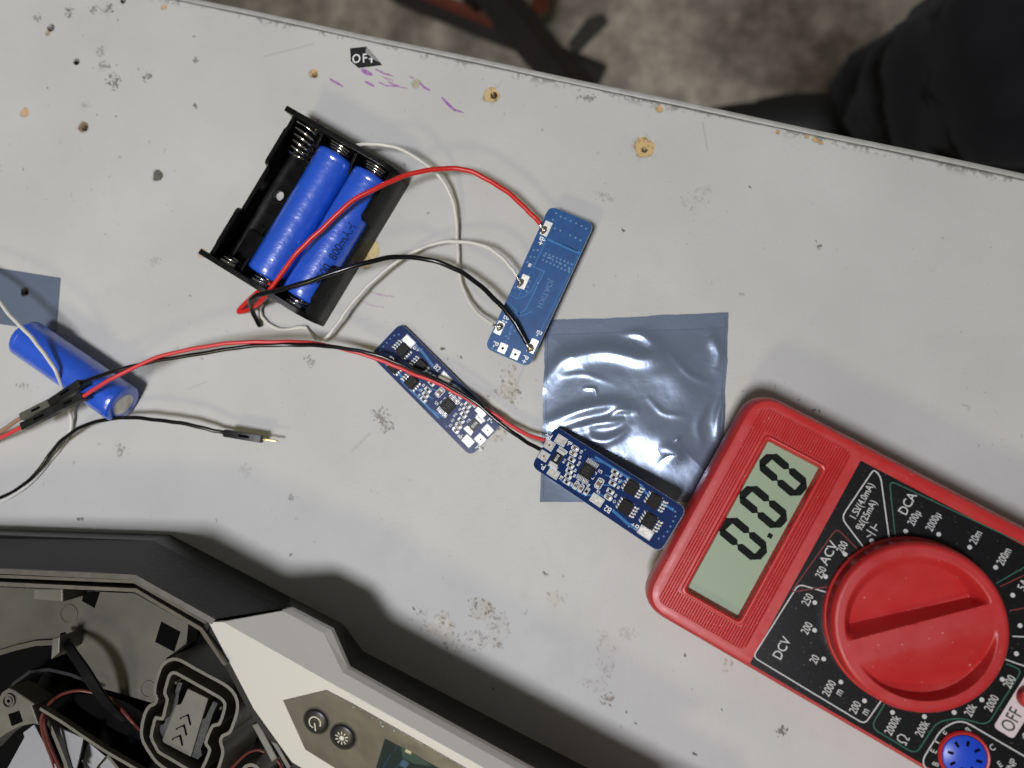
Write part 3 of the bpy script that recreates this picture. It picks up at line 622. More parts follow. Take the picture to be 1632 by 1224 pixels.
dots = [(575, 165), (597, 122), (627, 143), (657, 155), (692, 172), (727, 187), (762, 205), (793, 222), (590, 220), (625, 235), (688, 266), (722, 282), (755, 298), (450, 360), (478, 362), (432, 405), (457, 407), (410, 440), (437, 455), (680, 488), (560, 412), (620, 446), (655, 460), (330, 605), (355, 615), (405, 630), (412, 600), (425, 565), (478, 575),
        (305, 860), (325, 885), (300, 905), (290, 935), (270, 920), (180, 1000), (160, 960), (205, 1010), (350, 1080), (410, 1050), (275, 1010), (270, 1050)]
for k in range(8): dots += [(530+k*24, 383+k*10), (512+k*24, 425+k*11)]
for k in range(7): dots.append((520+k*27, 398+k*13))
for x, y in dots:
    q = L1(x, y)
    if abs(q[0]) < 24.4 and abs(q[1]) < 7.2: g.lathe([(.34, zt), (.32, zt+.06), (.2, zt+.07), (.12, zt+.02), (.01, zt+.015)], 12, T(Vector((*q, 0))))
g.build('via', M['viam'], b1)
ink = MB()
for s_, c, z_ in (('B+', (500, 302), 2.7), ('B1', (266, 812), 2.6), ('B-', (483, 905), 2.5), ('P-', (200, 975), 2.6), ('P+', (392, 1072), 2.6), ('B2', (425, 460), 1.2)):
    x, y = L1(*c); addtext(ink, s_, x, y, zt+.03, z_, 0, .95, .05)
ink.build('silkscreen', M['ink'], b1)
g = MB(); x, y = L1(525, 645); addtext(g, 'JOATIKH', x, y, zt+.03, 2.6, 0, .95, .01); g.build('raised_marking', mat('covered_marking', (.10, .20, .38), .35), b1)
for c, sx, sy, hole in (((533, 222), 4.8, 2.5, 0), ((385, 568), 4.6, 2.4, 0), ((228, 868), 4.2, 2.4, 0), ((445, 985), 4.6, 2.4, 0), ((250, 1000), 3.1, 2.6, 1), ((332, 1040), 3.1, 2.6, 1)):
    x, y = L1(*c); y = max(-BWD/2+sy/2+.1, min(BWD/2-sy/2-.1, y))
    p = MB(); p.prism(rnd(rect(x, y, sx, sy), .2, 2), zt-.02, zt+.07); q = p.build('solder_pad', M['tin'], brd1)
    if hole: h = MB(); h.lathe([(.42, zt+.03), (.42, zt+.09)], 16, T(Vector((x, y, 0)))); h.build('pad_hole', M['dark'], q)
def blob(parent, x, y, r, h, seed):
    rr = random.Random(seed); g = MB(); rg = []
    for zf, rf in ((0, 1), (.35, .95), (.7, .7), (.92, .35), (1.0, .04)):
        rg.append([(x+r*rf*(1+.18*math.sin(2*a*math.pi/8+seed)+.1*math.sin(3*a*math.pi/8))*math.cos(a*math.pi/8), y+r*rf*.8*(1+.15*math.cos(3*a*math.pi/8+seed))*math.sin(a*math.pi/8), zt+.05+h*zf) for a in range(16)])
    g.rings(rg); return g.build('solder_joint', M['joint'], parent, smooth=True, ang=80)
for k, c in enumerate(((515, 230), (365, 572), (232, 860), (430, 1000))):
    x, y = L1(*c); blob(brd1, x, y, 1.15, .9, k)
    f_ = MB(); f_.prism([(x+1.35*math.cos(a)*(1+.2*math.sin(3*a+k)), y+1.1*math.sin(a)) for a in np.linspace(0, 2*math.pi, 15)[:-1]], zt+.06, zt+.09); f_.build('flux_stain', M['flux'], brd1)

# ------------------------------------------------------------------ antistatic bags
def bag_mat():
    m = mat('static_shield_film', (.205, .255, .35), .25, metal=.5, spec=.6, bump=(.25, .03)); nt = m.node_tree; N = nt.nodes; L = nt.links
    return m
BM = bag_mat()
b00, b10, b11, b01 = P(869, 511, 0), P(1161, 498, 0), P(1150, 800, 0), P(861, 800, 0)
nx, ny = 240, 240; U, Vv = np.meshgrid(np.linspace(0, 1, nx), np.linspace(0, 1, ny))
X = b00.x*(1-U)*(1-Vv)+b10.x*U*(1-Vv)+b11.x*U*Vv+b01.x*(1-U)*Vv; Y = b00.y*(1-U)*(1-Vv)+b10.y*U*(1-Vv)+b11.y*U*Vv+b01.y*(1-U)*Vv
X = X+.30*(fbm(Vv*60, U*0, .12, 5)-.5)*2*(np.abs(U-.5)*2)**6+.2*(U-.5)*(fbm(Vv*60, U*0, .5, 8)-.5); Y = Y+.35*(fbm(U*60, U*0, .10, 6)-.5)*2*(np.abs(Vv-.5)*2)**6
edge = np.minimum(np.minimum(U, 1-U)*59, np.minimum(Vv-.0, 1-Vv)*60)
pil = sm(0, 16, np.minimum(np.minimum(U, 1-U)*59-1.5, np.minimum(Vv-.08, 1-Vv-.09)*60))
H = .25+.9*pil
def bz(x, y): p = P(840+x/3.6, 480+y/3.6, 1); return (p.x, p.y)
for pts, amp, sg_ in (([(90, 480), (150, 400), (210, 335), (320, 300), (450, 285), (560, 305), (640, 325), (720, 318), (738, 260), (690, 200)], 1.25, 2.4), ([(560, 185), (650, 190), (720, 240)], .5, 1.2),
                      ([(140, 690), (240, 650), (350, 615), (480, 595), (600, 608)], 1.2, 1.9), ([(250, 735), (380, 705), (500, 690), (560, 665)], .8, 1.4), ([(460, 670), (530, 630), (620, 628)], .55, 1.0), ([(340, 740), (380, 790), (460, 800), (540, 760), (580, 715)], .7, 1.5),
                      ([(1060, 190), (1080, 240), (1100, 300), (1085, 380)], .7, 1.6), ([(760, 880), (800, 860), (850, 880), (800, 920)], .9, 2.2), ([(1140, 540), (1100, 650), (1090, 780)], .7, 1.3), ([(760, 330), (850, 440), (980, 560)], .35, 4), ([(330, 500), (385, 505), (400, 545)], .30, .5), ([(850, 800), (880, 780)], .35, .5), ([(700, 560), (780, 640), (900, 660)], .2, .8), ([(820, 300), (930, 420), (1050, 470)], .25, 1.0), ([(200, 430), (330, 420), (480, 470)], .15, .8), ([(1050, 560), (980, 700), (1000, 820)], .25, 1.2), ([(600, 640), (700, 760), (900, 830)], .5, 4)):
    q = [tuple(w[:2]) for w in cr([Vector((*bz(*p), 0)) for p in pts], 5)]; d, tt = seg_dist(X, Y, q); H += .8*amp*np.exp(-(d/(sg_*1.15))**2)*np.sin(np.pi*np.clip(tt*.8+.12, 0, 1))
H += .55*(fbm(X+300, Y+300, .055, 3, 3)-.5)*pil+.04*(fbm(X+300, Y+300, .4, 13, 3)-.5)
H += 1.5*np.clip((Vv-.72)/.28, 0, 1)**1.5*np.clip((.5-U)/.5, 0, 1)
H = np.maximum(H, .08)
bag = thing('antistatic_bag', 'crumpled shiny blue grey antistatic bag between the circuit boards and the red meter', 'bag', T(P(1010, 655, 0)), 'shielding bags')
bo = P(1010, 655, 0)
grid_mesh('film', X-bo.x, Y-bo.y, H, BM, bag)
def on_bag(u, v):
    j = int(round(u*(nx-1))); i = int(round(v*(ny-1))); return Vector((X[i, j]-bo.x, Y[i, j]-bo.y, H[i, j]+.06))
g = MB(); g.tube([on_bag(t, .085) for t in np.linspace(.02, .98, 60)], .16, 6); g.build('seam', BM, bag)
g = MB(); g.tube([on_bag(.985, t) for t in np.linspace(.02, .98, 60)], .14, 6); g.build('seam', BM, bag)
g = MB(); g.tube([on_bag(.018, t) for t in np.linspace(.02, .98, 60)], .14, 6); g.build('seam', BM, bag)
# bag at the left border
c00, c10, c11, c01 = P(-190, 398, 0), P(97, 443, 0), P(90, 530, 0), P(-190, 488, 0)
U, Vv = np.meshgrid(np.linspace(0, 1, 120), np.linspace(0, 1, 60))
X2 = c00.x*(1-U)*(1-Vv)+c10.x*U*(1-Vv)+c11.x*U*Vv+c01.x*(1-U)*Vv; Y2 = c00.y*(1-U)*(1-Vv)+c10.y*U*(1-Vv)+c11.y*U*Vv+c01.y*(1-U)*Vv
H2 = .2+.5*(fbm(X2+300, Y2+300, .09, 5, 3))*sm(0, 4, np.minimum(np.minimum(U, 1-U)*60, np.minimum(Vv, 1-Vv)*18))
hx = P(40, 465, 0); dd = np.hypot(X2-hx.x, Y2-hx.y); kp = (dd > 1.75)[:-1, :-1]
b2 = thing('antistatic_bag', 'flat grey antistatic bag with a round hole under the end of the loose blue cell', 'bag', T(P(0, 470, 0)), 'shielding bags')
q = P(0, 470, 0); grid_mesh('film', X2-q.x, Y2-q.y, H2, BM, b2, keep=kp)

# ------------------------------------------------------------------ cells and holder
def make_cell(root, L_, R_, pos_end=True):
    g = MB(); pr = [(R_*.55, 0), (R_*.80, -.02), (R_*.93, .15), (R_, .8)]
    for k in range(1, 24): z = .8+(L_-1.6)*k/24; pr.append((R_*(1+.004*math.sin(k*2.3)), z))
    zz = L_-3.2
    pr += [(R_, L_-4.2), (R_*.955, L_-3.6), (R_*.955, L_-3.0), (R_, L_-2.4), (R_, L_-.8), (R_*.93, L_-.15), (R_*.80, L_), (R_*.55, L_)]
    pr = sorted(pr, key=lambda p: p[1]) if False else pr
    g.lathe(pr, 56, caps=False); s_ = g.build('sleeve', M['cell'], root, smooth=True, ang=50)
    g = MB(); g.lathe([(.01, -.12), (R_*.50, -.12), (R_*.56, -.02), (R_*.56, .3)], 40); g.build('negative_end', M['cellend'], root, smooth=True)
    g = MB(); g.lathe([(R_*.56, L_-.3), (R_*.56, L_-.25), (R_*.36, L_-.2), (R_*.36, L_+.9), (R_*.32, L_+1.1), (.01, L_+1.1)], 32); g.build('positive_cap', M['steel'], root, smooth=True)
    return s_
def axis_frame(a, b):                            # z from a to b, y up-ish
    z = (b-a).normalized(); y = Vector((0, 0, 1)); x = y.cross(z).normalized(); y = z.cross(x)
    return Matrix(((x.x, y.x, z.x, a.x), (x.y, y.y, z.y, a.y), (x.z, y.z, z.z, a.z), (0, 0, 0, 1)))
R14 = 7.0
# loose cell: its steel end faces the lower right
ea, eb = P(197, 645, 7.2), P(56, 548, 7.2); d_ = (eb-ea).normalized()
fcell = axis_frame(ea, ea+d_*50)
c1 = thing('battery_cell', 'loose blue battery cell lying on the bench at the left with its steel end showing', 'battery', fcell, 'blue rechargeable cells')
make_cell(c1, 45.5, R14)
# holder frame
hA, hB, hC, hD = P(463, 171, 15.5), P(648, 296, 1), P(508, 522, 1), P(329, 400, 15.5)
ax = ((hA-hD).normalized()+(Vector((hB.x, hB.y, 0))-Vector((hC.x, hC.y, 0))).normalized()); ax.z = 0; ax.normalize()
HL = 57.5; HW = 47.5
cen = (hA+hB+hC+hD)/4; cen.z = 0
ay = Vector((0, 0, 1)).cross(ax)
FH = Matrix(((ax.x, ay.x, 0, cen.x), (ax.y, ay.y, 0, cen.y), (0, 0, 1, 0), (0, 0, 0, 1)))
FHi = FH.inverted()
for n_, p_ in (('A', hA), ('B', hB), ('C', hC), ('D', hD)): print('holder', n_, [round(q, 1) for q in FHi @ p_])
def LH(u, v, h): return FHi @ P(u, v, h)
hold = thing('battery_holder', 'black three slot battery holder with an empty left slot and two blue cells in it', 'battery holder', FH)
x0, x1, y0, y1 = -28.8, 28.8, -21.6, 22.4
g = MB()                                        # floor with drain holes
def floor_with_holes():
    bm = bmesh.new()
    pts = rnd(rect((x0+x1)/2, (y0+y1)/2, x1-x0, y1-y0), [3, 1, 1, 3], 4)
    holes = [(2.2, 16.8, 1.9), (-3, .4, 1.9)]
    nx_, ny_ = 116, 88
    return pts, holes
pts, holes = floor_with_holes()
gx = np.linspace(x0+.3, x1-.3, 150); gy = np.linspace(y0+.3, y1-.3, 112); GX, GY = np.meshgrid(gx, gy)
SL = (15.0, 1.5, -13.1)
zf = np.full(GX.shape, 1.6)
for sy in SL: zf = np.where(np.abs(GY-sy) < 6.6, 1.3+1.6*((GY-sy)/6.6)**4, zf)
zf = np.where(np.abs(GX) > 24.5, 1.5, zf)
kp = np.ones(GX.shape, bool)
for hx_, hy_, hr in holes: kp &= np.hypot(GX-hx_, GY-hy_) > hr
grid_mesh('floor_plate', GX, GY, zf, M['blackp'], hold, keep=kp[:-1, :-1])
for hx_, hy_, hr in holes:
    g.lathe([(hr+.35, .1), (hr+.35, 1.9), (hr, 1.9), (hr, .1)], 28, T(Vector((hx_, hy_, 0))), caps=False)
hb = g.build('hole_rim', M['blackp'], hold, smooth=True)
g = MB()                                        # end walls, higher and rounded at the far bottom
def endwall(x, sgn, prof, th=1.7):
    r0 = [(x, y, 0) for y, z in prof]; 
    a = [(x, y, z) for y, z in prof]; b = [(x+sgn*th, y, z) for y, z in prof]
    g.rings([a, b])
wp = [(y0, 0), (y0, 10), (y0+2.2, 13.6), (y0+5, 15.2), (y1-2, 15.6), (y1+.6, 15.6), (y1+.6, 13.6), (y1, 13.2), (y1, 0)]
endwall(x1-1.9, 1, wp, 1.9)
g.build('end_wall', M['blackp'], hold, bev=.35)
g = MB(); endwall(x0+1.9, -1, wp, 1.9); g.build('end_wall', M['blackp'], hold, bev=.35)
for sy, sgn in ((y1, -1), (y0, 1)):             # side walls with a tab near each end and a low middle
    prof = [(x0+1.5, 12.8), (x0+6.0, 12.8), (x0+6.5, 13.3), (x0+19.0, 13.3), (x0+20.0, 12.2), (x0+20.5, 8.6), (x1-20.5, 8.6), (x1-20, 12.2), (x1-19, 13.3), (x1-7, 13.3), (x1-6, 12.2), (x1-1.5, 12.2)]
    xs = []
    for i in range(len(prof)-1):
        for k in range(6): t = k/6; xs.append((prof[i][0]*(1-t)+prof[i+1][0]*t, prof[i][1]*(1-t)+prof[i+1][1]*t))
    xs.append(prof[-1]); rg = []
    for x, z in xs:
        r = []
        zs = np.linspace(0, z, 9)
        cur = lambda q: (.0 if q < 7 else .13*(q-7)**1.35)            # the tabs curl over the cell
        for q in zs: r.append((x, sy+sgn*cur(q), q))
        for q in zs[::-1]: r.append((x, sy+sgn*(cur(q)+1.5), q-.0))
        rg.append(r)
    g = MB(); g.rings(rg); g.build('side_wall', M['blackp'], hold, smooth=True, ang=40)
for yy in ((SL[0]+SL[1])/2, (SL[1]+SL[2])/2):   # short divider ribs at both ends, low ridge between
    for xa, xb in ((x1-9.5, x1-1.6), (x0+1.6, x0+7.5)):
        g = MB(); g.rings([[(x, yy-.45, 1.2), (x, yy-.45, z), (x, yy+.45, z), (x, yy+.45, 1.2)] for x, z in ((xa, 9.5 if xa > 0 else 12.5), ((xa+xb)/2, 12.6), (xb, 12.9 if xa > 0 else 12.5))]); g.build('divider', M['blackp'], hold, bev=.15)
    g = MB(); g.box(0, yy, 2.0, 40, .9, 2.6); g.build('divider', M['blackp'], hold, bev=.2)
g = MB(); g.box(x0+10, SL[0], 3.1, 12, 8, .12); g.box(x0+14, SL[0]+1, 1.8, 10, 3, .5, bev=.1); g.build('rib', M['blackp'], hold)
def spring(xa, xb, y, z, ra, rb, turns, nm='spring'):
    g = MB(); n = int(turns*22); pts = []
    for i in range(n+1):
        t = i/n; r = ra+(rb-ra)*t; a = t*turns*2*math.pi
        pts.append((xa+(xb-xa)*t, y+r*math.cos(a), z+r*math.sin(a)))
    g.tube(pts, .38, 7); return g.build(nm, M['steel'], hold, smooth=True, ang=80)
ZC = 8.2
spring(x1-2.2, x1-12.5, SL[0], ZC, 5.6, 3.2, 5.2)
spring(x1-2.2, x1-5.8, SL[1], ZC, 5.4, 3.4, 4.2); spring(x1-2.2, x1-5.8, SL[2], ZC, 5.4, 3.4, 4.2)
for sy in SL:                                   # contacts at the lower end
    g = MB(); g.lathe([(.1, 0), (4.6, 0), (4.6, .35), (2.4, .4), (2.1, 1.3), (.1, 1.35)], 26, T(Vector((x0+2.0, sy, ZC))) @ Matrix.Rotation(math.pi/2, 4, 'Y')); g.build('contact_plate', M['steel'], hold, smooth=True)
    spring(x0+2.2, x0+4.6, sy, ZC, 4.2, 3.2, 2.2, 'contact_coil')
for sy in (SL[1], SL[0]):
    g = MB(); g.box(x1+.9, sy-4, 6, .5, 2.2, 3.2); g.lathe([(1.1, 0), (.8, .8), (.05, 1.0)], 12, T(Vector((x1+.5, sy-4, 7.5))) @ Matrix.Rotation(math.pi/2, 4, 'Y')); g.build('solder_tab', M['solder'], hold)
for k, sy in ((1, SL[1]), (2, SL[2])):
    p0 = FH @ Vector((x0+4.9, sy, ZC+.1)); 
    lab = 'blue cell seated in the middle slot of the black holder beside the empty slot' if k == 1 else 'blue cell with printed capacity seated in the slot beneath the red wire'
    cc = thing('battery_cell', lab, 'battery', axis_frame(p0, p0+ax*50) @ rz(0), 'blue rechargeable cells')
    sl_ = make_cell(cc, 47.5, 6.95)
    if k == 2:
        # capacity print wrapped on the sleeve, reading along the cell
        vs, fs = text_mesh('14500  800mAH', 4.1, .9, .04); R_ = 7.0; ang0 = math.radians(133)
        g = MB(); vv = []
        for vx, vy, _ in vs:
            a = ang0-vy/R_; vv.append((R_*math.cos(a)*1.0, R_*math.sin(a), 17.5+vx))
        g.add(vv, fs); g.build('printing', mat('sleeve_print', (.004, .012, .06), .5), sl_)

# ------------------------------------------------------------------ loose wires
def wire(name, pts, r, matl, label, group=None, n=8):
    q = [P(u, v, h) for u, v, h in pts]; base = q[0].copy(); base.z = 0
    o = thing(name, label, 'wire', T(base), group)
    g = MB(); pp = cr(q, n); sd = len(label)*1.7
    for i_, p_ in enumerate(pp): p_ += Vector((math.sin(i_*.37+sd)+.6*math.sin(i_*.83+2*sd), math.cos(i_*.31+sd)+.6*math.cos(i_*.77), 0))*.09
    g.tube([p-base for p in pp], r, 14); g.build('insulation', matl, o, smooth=True, ang=60); return o, base
def strand(o, base, pts, r=.35, matl='joint'):
    g = MB(); g.tube([P(*p)-base for p in pts], r, 8); g.build('bare_end', M[matl], o, smooth=True)
o, b = wire('wire', [(432, 452, 10), (410, 466, 9), (397, 478, 6), (382, 493, 3), (384, 497, 2.8), (402, 491, 5), (421, 474, 13), (463, 416, 18), (492, 385, 19), (521, 357, 19.5), (560, 322, 20), (603, 298, 19), (640, 282, 17), (679, 272, 15), (715, 268, 13), (745, 272, 12), (775, 285, 11), (803, 302, 10.5), (832, 327, 10), (850, 344, 9.5), (861, 357, 9.2)], .80, M['redw'], 'red wire arching over the two cells from the holder to the face down board', 'wires between holder and board')
strand(o, b, [(860, 356, 9.2), (864, 362, 9), (868, 367, 8.8)], .5)
o, b = wire('wire', [(414, 520, .9), (408, 507, 3), (400, 490, 7), (399, 480, 11), (407, 472, 14), (430, 466, 16), (463, 457, 18), (515, 441, 19), (568, 423, 18.5), (612, 412, 16), (649, 410, 13), (690, 415, 11), (730, 431, 10.5), (765, 455, 11), (795, 483, 11.5), (818, 511, 11), (832, 532, 10), (840, 548, 9.2)], .82, M['blackw'], 'black wire curving from the holder end across to the corner of the face down board', 'wires between holder and board')
strand(o, b, [(839, 547, 9.3), (843, 553, 9), (848, 556, 8.8)], .5)
o, b = wire('wire', [(560, 234, 12), (580, 230, 13.5), (605, 230, 14), (632, 236, 13), (660, 249, 11), (685, 267, 9), (706, 289, 7), (719, 314, 5), (727, 350, 3.5), (729, 390, 2.5), (731, 430, 2.5), (739, 463, 3.5), (752, 488, 5), (770, 507, 7), (786, 518, 8.5)], .62, M['whitew'], 'white wire looping from the holder top to the lower left pad of the board', 'wires between holder and board')
strand(o, b, [(784, 517, 8.5), (791, 520, 9), (798, 520, 9)], .42)
o, b = wire('wire', [(418, 484, 3), (414, 493, 1.8), (420, 508, 1), (433, 520, .9), (452, 525, .9), (472, 523, .9), (487, 522, 1), (492, 530, 1.5), (502, 541, 3), (510, 545, 4), (517, 542, 5), (527, 530, 5.5), (547, 503, 6), (562, 483, 6), (580, 462, 6), (612, 433, 6), (640, 412, 6), (668, 397, 6.5), (700, 387, 8), (735, 385, 9), (770, 392, 10), (797, 408, 10), (815, 428, 9.5), (824, 440, 9)], .62, M['whitew'], 'white wire bent sharply below the holder and running to the middle pad', 'wires between holder and board')
strand(o, b, [(823, 439, 9.1), (827, 445, 9), (830, 449, 8.8)], .42)

def connector(parent, base, a, b, matl, w=2.5, parts=1):
    """Square crimp housing from a to b (mm)"""
    z = (b-a).normalized(); y = Vector((0, 0, 1)); x = y.cross(z).normalized(); y = z.cross(x); L_ = (b-a).length; q = a-base
    m = Matrix(((x.x, y.x, z.x, q.x), (x.y, y.y, z.y, q.y), (x.z, y.z, z.z, q.z), (0, 0, 0, 1)))
    g = MB(); h = w/2
    g.rings([[(sx*h*k, sy*h*k, zz) for sx, sy in ((-1, -1), (1, -1), (1, 1), (-1, 1))] for zz, k in ((0, .84), (.5, 1), (L_-.3, 1), (L_, .9))], m=m)
    o = g.build('connector_housing', matl, parent, bev=.12)
    g = MB(); g.box(0, h+.02, L_*.55, w*.34, .10, L_*.28, m); g.build('latch_window', M['dark'], o)
    return o
# twisted pair: red and black leads, each with its socket
pr = [(132, 632, 18), (150, 621, 19.5), (175, 605, 21), (205, 590, 21), (250, 570, 21), (300, 557, 20.5), (350, 549, 20), (400, 545, 19), (450, 544.5, 17), (490, 546, 14), (530, 552, 11), (565, 561, 9), (600, 572, 7.5), (635, 585, 6.6), (665, 599, 6.4), (700, 611, 6), (730, 628, 5.6), (757, 643, 5.2), (785, 658, 5), (815, 679, 5), (845, 694, 6), (868, 701, 8.2)]
ob, bb = wire('jumper_wire', pr, .66, M['redw2'], 'long red jumper wire from the connectors to the propped board', 'jumper wires')
a_, b_ = P(88, 653, 15.5), P(134, 631, 18); connector(ob, bb, a_, b_, M['conn'], 2.6)
pb = [(131, 609, 18), (150, 602, 19.5), (175, 594, 20.5), (205, 585, 20.5), (250, 575, 20.5), (300, 567, 20), (350, 558, 19.5), (400, 552, 18.5), (450, 549.5, 17.4), (490, 550, 15.4), (530, 553, 12.8), (565, 557.5, 10.8), (600, 566, 9.2), (635, 579, 8.2), (665, 592, 7.8), (700, 607, 7.8), (730, 623, 7.4), (757, 641, 7), (785, 664, 6), (815, 688, 5.5), (840, 705, 6.4), (862, 716, 8)]
ob, bb = wire('jumper_wire', pb, .66, M['blackw'], 'long black jumper wire twisted with the red one up to the propped board', 'jumper wires')
a_, b_ = P(81, 643, 15.5), P(131, 610, 18); connector(ob, bb, a_, b_, M['conn'], 2.6)
ob, bb = wire('jumper_wire', [(-90, 735, 1), (-60, 716, 4), (-30, 702, 7), (0, 688, 10), (20, 675, 12), (38, 663, 13.5)], .75, M['brownw'], 'short brown jumper wire with a scuffed grey connector at the left border', 'jumper wires')
connector(ob, bb, P(36, 665, 13.2), P(84, 641, 15.6), M['conng'], 2.6)
ob, bb = wire('jumper_wire', [(-90, 745, 1), (-60, 728, 4), (-30, 712, 7), (0, 698, 10), (20, 688, 12), (40, 678, 13.2)], .7, M['redw2'], 'short red jumper wire with a black connector at the left border', 'jumper wires')
connector(ob, bb, P(37, 680, 13), P(92, 652, 15.4), M['conn'], 2.6)
ob, bb = wire('jumper_wire', [(-80, 812, .9), (-40, 806, .9), (0, 794, .9), (30, 778, 1.2), (55, 757, 2), (75, 731, 3), (95, 705, 4.5), (120, 686, 6), (150, 673, 7), (180, 667, 8), (215, 666, 8.5), (250, 669, 8.5), (285, 674, 8), (320, 681, 7), (345, 687, 6), (360, 690, 5.5)], .68, M['blackw'], 'black jumper wire on the bench ending in a bare gold pin', 'jumper wires')
connector(ob, bb, P(358, 690, 5.5), P(418, 700, 5.2), M['conn'], 2.5)
g = MB(); a_, b_ = P(417, 699.5, 5.2), P(444, 703, 5.0); g.tube([a_-bb, a_.lerp(b_, .85)-bb, b_-bb], [.34, .34, .08], 8); g.build('pin', M['pin'], ob, smooth=True)
wire('jumper_wire', [(-60, 415, 9), (-30, 447, 13), (0, 482, 16.5), (25, 512, 18), (50, 538, 18), (70, 562, 17.4), (88, 590, 16.5), (98, 612, 12), (104, 630, 7), (111, 655, 3), (114, 672, 1.6), (111, 690, 1), (100, 708, .8), (82, 731, .8), (58, 760, .8), (30, 783, .8), (0, 799, .8), (-60, 815, .8)], .66, M['whitew'], 'pale jumper wire crossing over the loose blue cell', 'jumper wires')

# ------------------------------------------------------------------ sticker
po_ = P(582, 92, 0); m_ = T(po_)
sk = thing('sticker', 'small black sticker reading OFF with its corner folded over', 'sticker', T(po_))
def q2(u, v, h=0): p = P(u, v, h)-po_; return (p.x, p.y)
zs = lambda x, y: (500+x/6.277, 60+y/6.277)
g = MB(); outl = [(365, 108), (528, 92), (685, 275), (450, 305), (372, 238)]
g.prism([q2(*zs(*p)) for p in outl], .03, .16); s1_ = g.build('label', M['stk'], sk)
g = MB(); 
e_ = [(zs(405+0, 232))]
c_ = q2(*zs(428, 217)); d2 = Vector(q2(*zs(560, 245)))-Vector(q2(*zs(430, 217))); 
th_ = math.radians(3)
addtext(g, 'O', *c_, .17, 4.6, th_, .86, .05)
c_ = q2(*zs(512, 212)); addtext(g, 'F', *c_, .17, 4.6, th_, .86, .05)
c_ = q2(*zs(580, 228)); g.box(c_[0], c_[1], .175, .55, 1.9, .01); g.box(c_[0]-.1, c_[1]+.5, .175, 1.7, .4, .012)
g.build('lettering', M['stkw'], s1_)
g = MB(); A_, B_, C_ = q2(*zs(528, 92)), q2(*zs(660, 250)), q2(*zs(530, 165))
D_ = q2(*zs(600, 228))
g.rings([[(*A_, .16), (*B_, .16), (*D_, .9), (*C_, 1.1)], [(*A_, .28), (*B_, .28), (*D_, 1.0), (*C_, 1.2)]]); g.build('folded_corner', M['stkb'], sk)

# ------------------------------------------------------------------ red multimeter
HM = 23.0
ma = (P(1024, 948, HM)+P(1211, 625, HM))/2                                        # middle of the display end
mx_ = (P(1632, 831, HM)-P(1438.6, 740, HM)).normalized()+(P(1300, 1136, HM)-P(1108, 1014, HM)).normalized()
mx_.z = 0; mx_.normalize()
FM = frame2(ma, ma+mx_*2); FM.translation = Vector((ma.x, ma.y, 0)); FMi = FM.inverted()
def LM(u, v, h=HM): q = FMi @ P(u, v, h); return (q.x, q.y)
z7 = lambda x, y: (1000+x/3.22105, 600+y/3.22105)
z8 = lambda x, y: (1290+x/4.708, 740+y/4.708)
z9 = lambda x, y: (1180+x/3.6106, 900+y/3.6106)
z10 = lambda x, y: (1000+x/3.777, 900+y/3.777)
zr = lambda x, y: (1432+x/6.0, 1020+y/6.0)
ex = [LM(1024, 948), LM(1158, 702), LM(1032, 969), LM(1300, 1136), LM(1438.6, 740), LM(1632, 831)]
print('meter', [(round(a, 1), round(b, 1)) for a, b in ex])
yl = (ex[2][1]+ex[3][1])/2; yh = (ex[4][1]+ex[5][1])/2; xe = ex[1][0]; ML = 128.0
mm = thing('multimeter', 'red digital multimeter with a grey green display reading 0.00', 'multimeter', FM)
mcx, mcy = xe+ML/2, (yl+yh)/2; mw = yh-yl
def mo(d, r=9): return rnd(rect(mcx, mcy, ML-2*d, mw-2*d), max(1.0, r-d), 10)
g = MB(); R = []
for d, z in ((3.2, 0), (2.2, .5), (1.9, 2), (1.2, 10.8), (1.6, 11.2), (1.6, 11.9), (.9, 12.3)): R.append([(x, y, z) for x, y in mo(d)])
g.rings(R); g.build('rear_shell', M['mred'], mm, smooth=True, ang=30)
# front shell: a raised rim, then the face with a pocket for the display window
lc = [LM(*z7(*p), 21.4) for p in ((745, 345), (1005, 485), (545, 1215), (300, 1075))]
lx0 = (lc[0][0]+lc[3][0])/2; lx1 = (lc[1][0]+lc[2][0])/2; ly1 = (lc[0][1]+lc[1][1])/2; ly0 = (lc[2][1]+lc[3][1])/2
bz_ = [LM(*z7(735, 300)), LM(*z7(1060, 480)), LM(*z10(650, 365)), LM(*z10(290, 140))]
bx0 = (bz_[0][0]+bz_[3][0])/2; bx1 = (bz_[1][0]+bz_[2][0])/2; by1 = (bz_[0][1]+bz_[1][1])/2; by0 = (bz_[2][1]+bz_[3][1])/2
rg_ = [LM(*z7(710, 172)), LM(*z7(1190, 400)), LM(*z10(660, 512)), LM(*z10(163, 190))]
rx0 = (rg_[0][0]+rg_[3][0])/2; rx1 = (rg_[1][0]+rg_[2][0])/2; ry1 = (rg_[0][1]+rg_[1][1])/2; ry0 = (rg_[2][1]+rg_[3][1])/2
pn = [LM(1380, 741), LM(1189, 1046), LM(*z8(1610, 600)), LM(*z9(1000, 1150))]
px0 = (pn[0][0]+pn[1][0])/2; py1 = (pn[0][1]+pn[2][1])/2; py0 = (pn[1][1]+pn[3][1])/2; px1 = xe+ML-5
print('lcd', lx0, lx1, ly0, ly1, 'bez', bx0, bx1, by0, by1, 'rid', rx0, rx1, ry0, ry1, 'pan', px0, py0, py1, 'outer', xe, yl, yh)
def ringpts(cx0, cy0, cx1, cy1, r, n=10): return rnd([(cx0, cy0), (cx1, cy0), (cx1, cy1), (cx0, cy1)], r, n)
g = MB(); R = []
N_ = len(mo(0))
